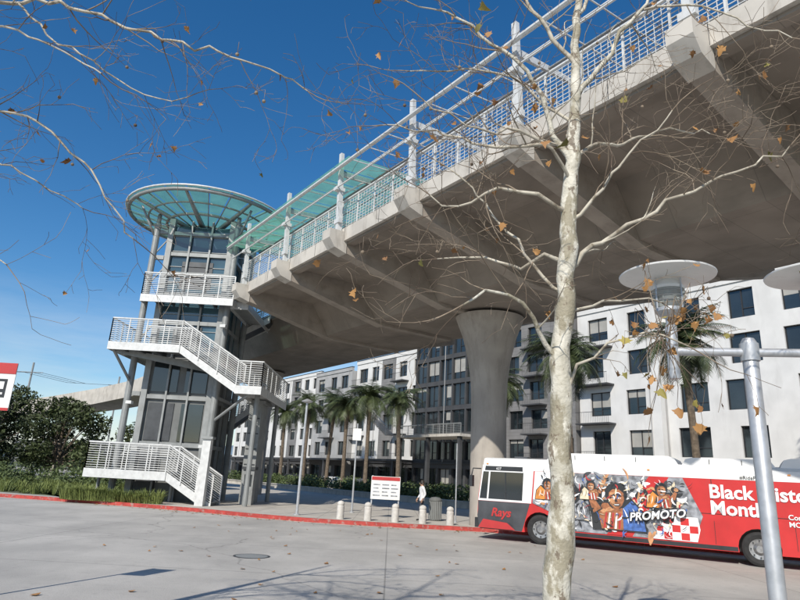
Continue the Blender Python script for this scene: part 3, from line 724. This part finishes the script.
def text(s,size,loc,rot,parent,k,name,ext=.002,shear=0,align='LEFT',bold=0):
    c_=bpy.data.curves.new(name,'FONT');c_.body=s;c_.size=size;c_.extrude=ext;c_.shear=shear;c_.align_x=align;c_.offset=bold;c_.resolution_u=3
    o=bpy.data.objects.new(name,c_);sc.collection.objects.link(o);dg=bpy.context.evaluated_depsgraph_get()
    me=bpy.data.meshes.new_from_object(o.evaluated_get(dg));bpy.data.objects.remove(o)
    me.materials.clear();me.materials.append(M[k]);o=bpy.data.objects.new(name,me);sc.collection.objects.link(o)
    o.parent=parent;o.location=loc;o.rotation_euler=rot;return o
Rt_=(math.radians(90),0,0)
text('Black History',.56,(7.72,-.024,1.88),Rt_,bus,'text','text_line_1',bold=.014)
text('Month',.56,(7.72,-.024,1.40),Rt_,bus,'text','text_line_2',bold=.014)
text('PROMOTO',.34,(5.35,-.155,1.02),(math.radians(90),math.radians(-8),0),bus,'busblk','text_wrap_outline',shear=.3,bold=.03)
text('PROMOTO',.34,(5.35,-.16,1.02),(math.radians(90),math.radians(-8),0),bus,'text','text_wrap',shear=.3,bold=.008)
text('#RidePublic',.15,(8.6,-.026,2.465),Rt_,bus,'busblk','text_tag')
text('Commemorate\nMONTH',.2,(9.75,-.024,1.38),Rt_,bus,'text','text_small',bold=.003)
text('Rays',.4,(.55,-.022,.82),Rt_,bus,'signred','text_front',shear=.25,bold=.012)
text('627',.13,(.75,-.022,2.435),Rt_,bus,'text','fleet_number')

# ---------------------------------------------------------------- street lamp (twin)
def twinlamp():
    g=MB();P=V((4.0,6.65,0));d=V((.98,-.19,0)).normalized()
    g.lathe((P.x,P.y,0),[(.16,0),(.16,.05),(.085,.1),(.082,3.68),(.06,3.72),(0,3.74)],'galv',20)
    g.path([P+d*-.86+V((0,0,3.56)),P+d*.86+V((0,0,3.56))],.048,'galv',12)
    g.tube(P+V((0,0,3.46)),P+V((0,0,3.66)),.1,'galv',16)
    for s in (-1,1):
        c=P+d*.82*s
        g.lathe((c.x,c.y,0),[(0,3.24),(.062,3.24),(.065,3.26),(.065,3.86),(.05,3.88),(.05,3.95),(.11,3.98),(.16,4.03),(.16,4.07)],'galv',20)
        g.lathe((c.x,c.y,0),[(.15,4.07),(.175,4.12),(.185,4.24),(.185,4.3)],'clearg',20)
        g.lathe((c.x,c.y,0),[(.0,4.08),(.05,4.08),(.055,4.2),(.045,4.3),(0,4.3)],'signwhite',14)
        for i in range(4):
            a=i*math.pi/2+.4;g.tube((c.x+.19*math.cos(a),c.y+.19*math.sin(a),4.05),(c.x+.19*math.cos(a),c.y+.19*math.sin(a),4.42),.01,'galv',6)
        for z in (4.14,4.2,4.26): g.lathe((c.x,c.y,0),[(.186,z),(.2,z+.006),(.186,z+.012)],'galv',20)
        g.lathe((c.x,c.y,0),[(.0,4.30),(.18,4.30),(.19,4.33),(.12,4.42),(.13,4.43),(.47,4.455),(.54,4.47),(.545,4.485),(.53,4.495),(.2,4.55),(.06,4.60),(0,4.61)],'signwhite',40)
    o=g.build('street_lamp')
    o.data.polygons.foreach_set('use_smooth',[True]*len(o.data.polygons))
    try: o.data.set_sharp_from_angle(angle=math.radians(35))
    except Exception: pass
twinlamp()
g=MB();g.tube((-6.12,9.0,0),(-6.12,9.0,3.35),.03,'galv',8)
g.box(-6.10,-5.66,8.985,8.997,2.63,3.33,'signwhite')
g.box(-6.10,-5.66,8.977,8.984,3.17,3.33,'signred');g.box(-6.10,-5.66,8.977,8.984,2.63,2.67,'signred')
g.box(-6.0,-5.76,8.977,8.984,2.82,3.09,'busblk');g.box(-5.97,-5.79,8.970,8.976,2.94,3.05,'signwhite')
g.box(-5.97,-5.93,8.970,8.976,2.86,2.89,'signwhite');g.box(-5.83,-5.79,8.970,8.976,2.86,2.89,'signwhite')
g.build('bus_stop_sign')
for i in range(5):
    g=MB();x=-2.05+1.17*i;y=27.15-.02*i
    g.lathe((x,y,.15),[(.16,0),(.155,.5),(.155,.52),(.14,.54),(.14,.57),(.155,.59),(.15,.66),(.10,.72),(0,.75)],'bollard',20);g.build('bollard',smooth=True)
def pole(x,y,h,r_,name,sign=None,k='galv'):
    g=MB();g.lathe((x,y,.15),[(r_*2.4,0),(r_*2.4,.04),(r_,.07),(r_*.8,h),(0,h+.02)],k,12)
    if sign: g.box(x-.22,x+.22,y-.06,y-.05,h-.7,h-.1,sign)
    return g.build(name)
o=pole(-4.05,28.2,4.9,.065,'light_pole')
g=MB();g.lathe((-4.05,28.2,5.05),[(.05,0),(.25,.06),(.27,.1),(.06,.2),(0,.22)],'galv',16);g.build('lamp_head',o)
pole(-1.85,32,4.4,.05,'sign_pole','signwhite')
pole(3.05,28.9,3.5,.035,'sign_pole')
pole(-22,50,5,.06,'sign_pole')
g=MB()
g.box(-.86,-.80,29.5,29.56,.15,2.0,'galv');g.box(.40,.46,29.5,29.56,.15,2.0,'galv')
g.box(-.88,.48,29.44,29.495,.95,1.98,'signwhite');g.box(-.86,.46,29.43,29.438,1.8,1.96,'signred')
for i in range(3):
    for j in range(4): g.box(-.78+i*.42,-.44+i*.42+rr.uniform(-.1,0),29.432,29.438,1.1+j*.16,1.15+j*.16,'pgrey')
g.build('information_board')
g=MB();g.lathe((2.15,29.3,.15),[(.25,0),(.28,.03),(.28,.85),(.30,.87),(.30,.93),(.2,1.02),(.0,1.05)],'panelg',20)
for i in range(20):
    a=i*math.pi/10;g.box(2.15+.29*math.cos(a)-.012,2.15+.29*math.cos(a)+.012,29.3+.29*math.sin(a)-.012,29.3+.29*math.sin(a)+.012,.22,1.0,'steelg')
g.build('litter_bin')
g=MB();g.box(-7.9,-7.3,33.6,34.2,.15,1.95,'steelg');g.box(-7.8,-7.4,33.58,33.598,1.1,1.7,'glass');g.box(-7.95,-7.25,33.5,34.25,1.952,2.1,'steeld');g.build('ticket_machine')
def car(x,y,rot,k):
    g=MB();prof=[(-2.2,.45),(-2.25,.8),(-1.9,.95),(-1.2,1.05),(-.6,1.42),(.7,1.45),(1.4,1.05),(2.15,.92),(2.25,.6),(2.2,.4)]
    g.prism([(a,-.88,b-.05) for a,b in prof],(0,1.76,0),k)
    for q in (-.885,.881): g.add([(-1.1,q,1.0),(1.2,q,1.0),(.65,q,1.33),(-.55,q,1.33)],[(0,1,2,3)],'glass')
    g.add([(1.36,-.75,1.04),(1.36,.75,1.04),(.76,.7,1.38),(.76,-.7,1.38)],[(0,1,2,3)],'glass')
    for cx_ in (-1.4,1.4):
        for q in (-.9,.7):
            g.path([(cx_,q,.33),(cx_,q+.2,.33)],.33,'rubber',18);g.path([(cx_,q-.01,.33),(cx_,q+.21,.33)],.18,'hub',12)
    g.build('parked_car',rot=rot,loc=(x,y,.15))
for i,(s,o_) in enumerate(((70,44),(76,44),(88,44))):
    x=-math.sin(TH)*s+math.cos(TH)*o_;y=math.cos(TH)*s+math.sin(TH)*o_;car(x,y,TH+math.pi/2,('car','buswhite','steeld')[i])
g=MB()
for x,y in ((-52,86),(-44,96),(-72,80)): g.tube((x,y,0),(x,y,15),.13,'steelg',8);g.tube((x-1.6,y,13.6),(x+1.6,y,13.6),.06,'steelg',6)
for q in (-1.4,0,1.4):
    g.path([(-110,76,13.2),(-90,78,13.0),(-72+q,80,13.6),(-62+q,83,12.9),(-52+q,86,13.6),(-48+q,91,13.0),(-44+q,96,13.6),(-30,110,13.0),(-15,125,13.8)],.03,'steeld',4)
g.build('overhead_wires')
g=MB();rr=random.Random(3)
for i in range(26):
    x=rr.uniform(-260,-40);y=rr.uniform(150,260);h=rr.uniform(4,8);w2=rr.uniform(8,22);g.box(x,x+w2,y,y+14,0,h,rr.choice(('white','taupe','panelg')))
g.build('distant_buildings')
g=MB()
for i in range(90):
    x=rr.uniform(-170,-36);y=rr.uniform(88,130);s=rr.uniform(2,4);leafcloud(g,(x,y,s*.8),(s,s,s*.9),110,.5,'tleaf',rr)
g.build('distant_trees')
g=MB();P=[];N=60
for i in range(N+1):
    a=math.radians(100+70*i/N);d=1300;P.append((d*math.cos(a),d*math.sin(a)))
vs=[(x,y,-5) for x,y in P]+[(x*1.05,y*1.05,30+22*math.sin(i*.31)+9*math.sin(i*.9)) for i,(x,y) in enumerate(P)]
g.add(vs,[(i,i+1,N+2+i,N+1+i) for i in range(N)],'hill');g.build('hills')

# ---------------------------------------------------------------- sycamores
def leaf(mb,p_,size,rr,k,d=None):
    d=d or V((rr.gauss(0,.5),rr.gauss(0,.5),-1)).normalized();s=d.cross(V((rr.gauss(0,1),rr.gauss(0,1),.2))).normalized();nn=d.cross(s)
    j=lambda:rr.uniform(.8,1.2)
    o=[(0,0),(.12,.38),(.0,.62),(.35,.48),(.50,.66),(.62,.40),(.85,.22),(1.05,0),(.85,-.22),(.62,-.40),(.50,-.66),(.35,-.48),(.0,-.62),(.12,-.38)]
    fold=rr.uniform(-.3,1.1);curl=rr.uniform(0,.9)
    vs=[]
    for a,b in o:
        a*=j();b*=j();vs.append(p_+d*(a*size+size*.3)+s*(b*size*(1-.3*abs(fold)))+nn*(abs(b)*size*fold+ a*a*size*curl))
    n_=len(vs)
    mb.add(vs+[p_+d*size*.7+nn*size*.2*curl],[(i,(i+1)%n_,n_) for i in range(n_)],k)
    mb.path([p_,p_+d*size*.3],.002,'twig',3)
def grow(mb,p_,d,L_,r0,lvl,rr,lf):
    step=.075 if lvl>1 else .11
    n_=max(3,int(L_/step));pts=[p_.copy()];rad=[r0];q=p_.copy();d=d.normalized()
    kids=[];dr=V((0,0,rr.gauss(.0,.05)))
    for i in range(n_):
        d=(d+dr+V((rr.gauss(0,.15),rr.gauss(0,.15),rr.gauss(.01,.15)))).normalized()
        q=q+d*(L_/n_);pts.append(q.copy());rad.append(max(.002,r0*(1-.8*(i+1)/n_)))
        if lvl<3 and i>0 and rr.random()<(.7 if lvl==1 else .45): kids.append((q.copy(),d.copy(),rad[-1]))
    mb.path(pts,rad,'twig' if r0<.0085 else 'limb',3 if lvl>1 else 5,False)
    for (c_,dd,rr_) in kids:
        ax=V((rr.gauss(0,1),rr.gauss(0,1),rr.gauss(0,1))).normalized();ang=rr.uniform(.5,1.15)
        nd=(Matrix.Rotation(ang,3,dd.cross(ax).normalized())@dd)
        grow(mb,c_,nd,L_*rr.uniform(.3,.6),max(.0026,rr_*.6),lvl+1,rr,lf)
    if lvl>=2:
        u=rr.random()
        if u<lf: leaf(mb,q,rr.uniform(.04,.08),rr,'dleaf' if rr.random()<.85 else 'gleaf')
        elif u<lf+.02:
            e=q-V((0,0,rr.uniform(.06,.14)));mb.path([q,e],.002,'twig',3);mb.lathe((e.x,e.y,e.z),[(0,-.018),(.013,-.012),(.018,0),(.013,.012),(0,.018)],'twig',8)
def limb(mb,P,r0,r1,rr,spawn,lf,kl=(.5,1.1),mat='limb'):
    P=[V(q) for q in P];pts=[]
    n_=len(P)
    for i in range(n_-1):
        a=P[max(i-1,0)];b=P[i];c_=P[i+1];d=P[min(i+2,n_-1)]
        m=max(2,int((c_-b).length/.12))
        for j in range(m):
            t=j/m;pts.append(.5*((2*b)+(c_-a)*t+(2*a-5*b+4*c_-d)*t*t+(3*b-a-3*c_+d)*t**3))
    pts.append(P[-1]);N_=len(pts)
    pts=[q+V((rr.gauss(0,.018),rr.gauss(0,.018),rr.gauss(0,.018))) if 0<i else q for i,q in enumerate(pts)]
    rad=[r0+(r1-r0)*((i/(N_-1))**.8) for i in range(N_)]
    mb.path(pts,rad,mat,8,False)
    for i in range(2,N_):
        if rr.random()<spawn:
            t=(pts[i]-pts[i-1]).normalized();ax=V((rr.gauss(0,1),rr.gauss(0,1),rr.gauss(0,1))).normalized()
            nd=Matrix.Rotation(rr.uniform(.5,1.2),3,t.cross(ax).normalized())@t
            nd=(nd+V((0,0,.12))).normalized()
            grow(mb,pts[i],nd,rr.uniform(*kl),min(.009,rad[i]*.5),1,rr,lf)
    grow(mb,pts[-1],(pts[-1]-pts[-2]).normalized(),.7,r1,1,rr,lf)
rr=random.Random(77);g=MB()
trunk=[(1.27,5,0),(1.28,5,.5),(1.31,5,1.17),(1.37,5,1.9),(1.37,5.02,2.68),(1.42,5,3.3),(1.46,4.98,3.9),(1.50,5.02,4.5),(1.54,5,4.95),(1.60,5,5.6),(1.60,5,6.2),(1.68,5,6.9),(1.72,5,7.8),(1.8,5,8.8)]
tr=[.135,.12,.108,.098,.088,.082,.076,.072,.066,.050,.042,.033,.022,.012]
P=[];Q=[]
for i in range(len(trunk)-1):
    for j in range(4):
        t=j/4;P.append(V(trunk[i]).lerp(V(trunk[i+1]),t)+V((rr.gauss(0,.009),rr.gauss(0,.009),0)));Q.append((tr[i]+(tr[i+1]-tr[i])*t)*rr.uniform(.94,1.08))
P.append(V(trunk[-1]));Q.append(.01)
g.path(P,Q,'bark',18,False)
LF=.065
limb(g,[(1.40,5,2.95),(1.26,4.95,3.15),(1.04,4.8,3.44),(.72,4.7,3.50),(.53,4.6,3.34)],.028,.008,rr,.6,LF,mat='bark')
limb(g,[(1.47,5,3.9),(1.3,5.05,4.0),(1.1,5.2,3.9),(.8,5.4,4.05),(.35,5.6,4.1)],.022,.006,rr,.7,LF)
limb(g,[(1.50,5,4.4),(1.2,4.9,4.5),(.86,4.9,4.55),(.5,5,4.4),(.2,5,4.5)],.024,.006,rr,.7,LF)
limb(g,[(1.53,5,4.85),(1.38,5,5.2),(1.22,4.9,5.55),(.86,4.8,5.95),(.25,4.8,6.4)],.034,.009,rr,.7,LF,mat='bark')
limb(g,[(1.55,5,5.1),(1.3,5.2,5.2),(.9,5.4,5.25),(.4,5.6,5.5),(-.3,5.8,5.7)],.022,.006,rr,.7,LF)
limb(g,[(1.60,5,5.6),(1.75,5,5.85),(1.95,5,6.1),(2.28,4.9,6.7),(2.6,4.9,7.3)],.030,.010,rr,.7,LF,mat='bark')
limb(g,[(1.48,5,3.85),(1.6,5,4.0),(1.77,5,4.13),(2.14,4.9,4.35),(2.72,4.8,4.66),(3.4,4.7,4.98)],.026,.007,rr,.7,LF)
limb(g,[(1.53,5,4.9),(1.75,5.1,5.15),(2.1,5.3,5.3),(2.6,5.5,5.6),(3.2,5.6,5.7)],.022,.006,rr,.65,LF)
limb(g,[(1.38,5,2.75),(1.55,4.9,2.95),(1.72,4.8,3.12),(2.0,4.7,3.22),(2.25,4.6,3.1)],.016,.006,rr,.7,.3,(.25,.6))
limb(g,[(1.43,5,3.4),(1.7,5.1,3.55),(2.0,5.2,3.65),(2.4,5.3,3.7)],.016,.006,rr,.65,.18,(.3,.7))
limb(g,[(1.60,5,6.0),(1.3,5,6.4),(1.0,5,7.0),(.6,5,7.6)],.026,.010,rr,.5,.03)
limb(g,[(1.66,5,6.6),(1.9,5,7.1),(2.2,5,7.8)],.022,.01,rr,.5,.03)
limb(g,[(1.44,5,3.6),(1.25,5.1,3.8),(1.0,5.3,4.3),(.6,5.5,4.9),(.3,5.6,5.2)],.018,.006,rr,.6,LF)
limb(g,[(1.52,5,4.7),(1.3,4.8,4.9),(1.0,4.7,5.0),(.6,4.6,4.95),(.1,4.5,5.1)],.018,.006,rr,.65,LF)
limb(g,[(1.58,5,5.3),(1.2,5.1,5.7),(.7,5.2,6.0),(.0,5.3,6.05)],.018,.006,rr,.65,LF)
limb(g,[(1.5,5,4.3),(1.7,4.9,4.5),(2.0,4.8,4.9),(2.4,4.7,5.3)],.018,.006,rr,.65,LF)
limb(g,[(2.28,4.9,6.6),(2.6,4.7,6.5),(3.0,4.6,6.3),(3.4,4.5,6.0)],.014,.005,rr,.6,LF)
for i in range(34):
    q=V((rr.gauss(2.15,.16),rr.uniform(4.5,4.8),rr.gauss(2.95,.27)))
    leaf(g,q,rr.uniform(.045,.085),rr,'dleaf' if rr.random()<.8 else 'gleaf')
    g.path([q,q+V((rr.gauss(0,.04),rr.gauss(0,.03),.12)),V((2.12+rr.gauss(0,.05),4.66,3.18))],[.002,.003,.004],'twig',3,False)
g.build('sycamore_tree',smooth=True)
rr=random.Random(41);g=MB()
g.path([(-5.6,4.6,0),(-5.55,4.6,1.5),(-5.45,4.65,3.0),(-5.3,4.7,4.2),(-5.2,4.8,5.3),(-5.1,4.9,6.6),(-5,5,8.2)],[.17,.14,.12,.10,.08,.05,.02],'bark',16,False)
K=(.35,.9)
limb(g,[(-5.2,4.75,5.0),(-4.7,4.9,5.9),(-3.98,5,6.4),(-3.3,5,6.3),(-2.62,5,6.07),(-1.69,5,5.83),(-.98,5.1,5.59)],.030,.006,rr,.55,.04,K)
limb(g,[(-5.3,4.7,4.2),(-4.6,4.9,4.9),(-3.87,5,5.12),(-3.36,5,4.94),(-2.84,5.1,4.46),(-2.47,5.1,3.95)],.022,.006,rr,.55,.04,K)
limb(g,[(-5.25,4.75,4.5),(-4.6,4.6,5.3),(-3.9,4.5,5.7),(-3.2,4.5,5.5),(-2.7,4.5,5.2)],.020,.006,rr,.55,.04,K)
limb(g,[(-5.4,4.65,3.3),(-4.8,4.9,3.6),(-4.1,5,3.7),(-3.5,5.1,3.65)],.016,.005,rr,.55,.06,(.3,.7))
limb(g,[(-5.2,4.8,5.3),(-4.9,4.2,6.0),(-4.3,3.9,6.3),(-3.5,3.8,6.4)],.026,.007,rr,.55,.04,K)
limb(g,[(-5.3,4.7,4.6),(-4.5,5.3,4.9),(-3.8,5.6,4.7),(-3.3,5.7,4.5)],.016,.005,rr,.55,.06,K)
limb(g,[(-3.98,5,6.35),(-3.5,5,5.9),(-3.1,5,5.7),(-2.6,5.1,5.45),(-2.2,5.1,5.4)],.012,.005,rr,.55,.04,K)
limb(g,[(-5.1,4.9,6.6),(-4.4,5.2,7.3),(-3.4,5.4,7.8),(-2.2,5.5,8.0)],.03,.01,rr,.5,.02)
limb(g,[(-5.0,4.9,7.0),(-4.6,4.2,7.6),(-3.8,3.9,8.3),(-3.0,3.6,8.8)],.03,.01,rr,.5,.02)
g.build('sycamore_tree',smooth=True)
rr=random.Random(99);g=MB()
g.path([(-4.6,-1.4,0),(-4.6,-1.3,2),(-4.5,-1.2,4),(-4.5,-1.2,7),(-4.4,-1.2,10.5)],[.17,.14,.11,.07,.02],'bark',12,False)
for i in range(14):
    a=i*2.4;z=5.2+i*.42;d=V((math.cos(a),math.sin(a),.5));b=V((-4.5,-1.2,z))
    limb(g,[b,b+d*.8,b+d*1.7+V((0,0,.1)),b+d*2.8],.05,.014,rr,.4,.05,(.5,1.2))
g.build('sycamore_tree',smooth=True)
# fallen leaves along the gutter and road
g=MB();rr=random.Random(12)
for i in range(150):
    if i<90:
        x=rr.uniform(-14,4);y=curby(x)-.2-abs(rr.gauss(0,.5))
    else: x=rr.uniform(-7,6);y=rr.uniform(9,24)
    d=V((rr.gauss(0,1),rr.gauss(0,1),.02)).normalized();s=d.cross(V((0,0,1))).normalized();q=V((x,y,.022));z=rr.uniform(.04,.08)
    g.add([q-d*z,q-d*z*.2+s*z*.8,q+d*z*.5+s*z*.5,q+d*z+V((0,0,.02)),q+d*z*.4-s*z*.6,q-d*z*.3-s*z*.7],[(0,1,2,3,4,5)],'dleaf')
g.build('fallen_leaves')

# ---------------------------------------------------------------- pedestrian
def person(name,loc,rotz):
    e=empty(name,loc,rotz)
    J={'pel':((0,0,.95),.135),'sp':((0,.0,1.15),.13),'ch':((0,-.01,1.36),.155),'nk':((0,-.01,1.50),.06),'hd':((0,-.03,1.60),.085),'ht':((0,-.02,1.71),.08),
    'shL':((.17,-.01,1.43),.065),'elL':((.25,.06,1.15),.045),'wrL':((.24,-.08,.93),.032),
    'shR':((-.17,-.01,1.43),.065),'elR':((-.25,.03,1.15),.045),'wrR':((-.23,-.12,.95),.032),
    'hpL':((.10,0,.88),.10),'knL':((.11,-.14,.50),.065),'anL':((.11,-.10,.09),.042),'toL':((.12,-.30,.05),.035),
    'hpR':((-.10,0,.88),.10),'knR':((-.11,.02,.49),.065),'anR':((-.11,.25,.13),.042),'toR':((-.12,.12,.04),.035)}
    E=[('pel','sp'),('sp','ch'),('ch','nk'),('nk','hd'),('hd','ht'),('ch','shL'),('shL','elL'),('elL','wrL'),('ch','shR'),('shR','elR'),('elR','wrR'),('pel','hpL'),('hpL','knL'),('knL','anL'),('anL','toL'),('pel','hpR'),('hpR','knR'),('knR','anR'),('anR','toR')]
    ks=list(J);me=bpy.data.meshes.new('body');me.from_pydata([J[k][0] for k in ks],[(ks.index(a),ks.index(b)) for a,b in E],[])
    o=bpy.data.objects.new('tmp',me);sc.collection.objects.link(o)
    sm=o.modifiers.new('s','SKIN');ss=o.modifiers.new('u','SUBSURF');ss.levels=2
    for i,k in enumerate(ks):
        me.skin_vertices[0].data[i].radius=(J[k][1],J[k][1]*(.8 if k in('ch','sp','pel') else 1));me.skin_vertices[0].data[i].use_root=(k=='pel')
    dg=bpy.context.evaluated_depsgraph_get();m2=bpy.data.meshes.new_from_object(o.evaluated_get(dg));bpy.data.objects.remove(o)
    m2.materials.clear()
    for k in ('trouser','shirt','skin','rubber'): m2.materials.append(M[k])
    for f in m2.polygons:
        c_=f.center;f.use_smooth=True
        armish=abs(c_.x)>.19
        f.material_index=3 if c_.z<.1 else (2 if (c_.z>1.5 or (armish and c_.z<.99)) else (1 if (c_.z>.86 or armish) else 0))
    b=bpy.data.objects.new('body',m2);sc.collection.objects.link(b);b.parent=e
    g=MB()
    g.lathe((0,-.005,1.60),[(.098,-.02),(.102,.06),(.09,.12),(.055,.165),(0,.175)],'hair',14)
    g.path([(0,-.115,1.62),(0,-.135,1.59),(0,-.115,1.58)],[.008,.014,.01],'skin',6)
    for s in (-1,1):
        g.path([(s*.035,-.112,1.635),(s*.035,-.12,1.635)],.009,'hair',6);g.path([(s*.088,-.02,1.63),(s*.098,-.01,1.60)],[.018,.012],'skin',6)
        w_=V((.24 if s>0 else -.23,-.08 if s>0 else -.12,.93 if s>0 else .95))
        g.path([w_,w_+V((0,-.02,-.05)),w_+V((0,-.03,-.09))],[.028,.04,.03],'skin',8)
        for f in range(4): q=w_+V((0,-.055+.018*f,-.085));g.path([q,q+V((0,-.006,-.04+.004*abs(f-1))),q+V((-s*.012,-.006,-.075+.006*abs(f-1)))],[.009,.008,.006],'skin',5)
        q=w_+V((0,-.045,-.04));g.path([q,q+V((0,-.035,-.03)),q+V((0,-.04,-.055))],[.011,.009,.007],'skin',5)
    g.path([(-.035,-.108,1.555),(.035,-.108,1.555)],.005,'signred',4)
    g.build('head_details_hands',e,True)
person('pedestrian',(1.48,28.6,.15),math.radians(-70))
print('verts',sum(len(o.data.vertices) for o in bpy.data.objects if o.type=='MESH'))
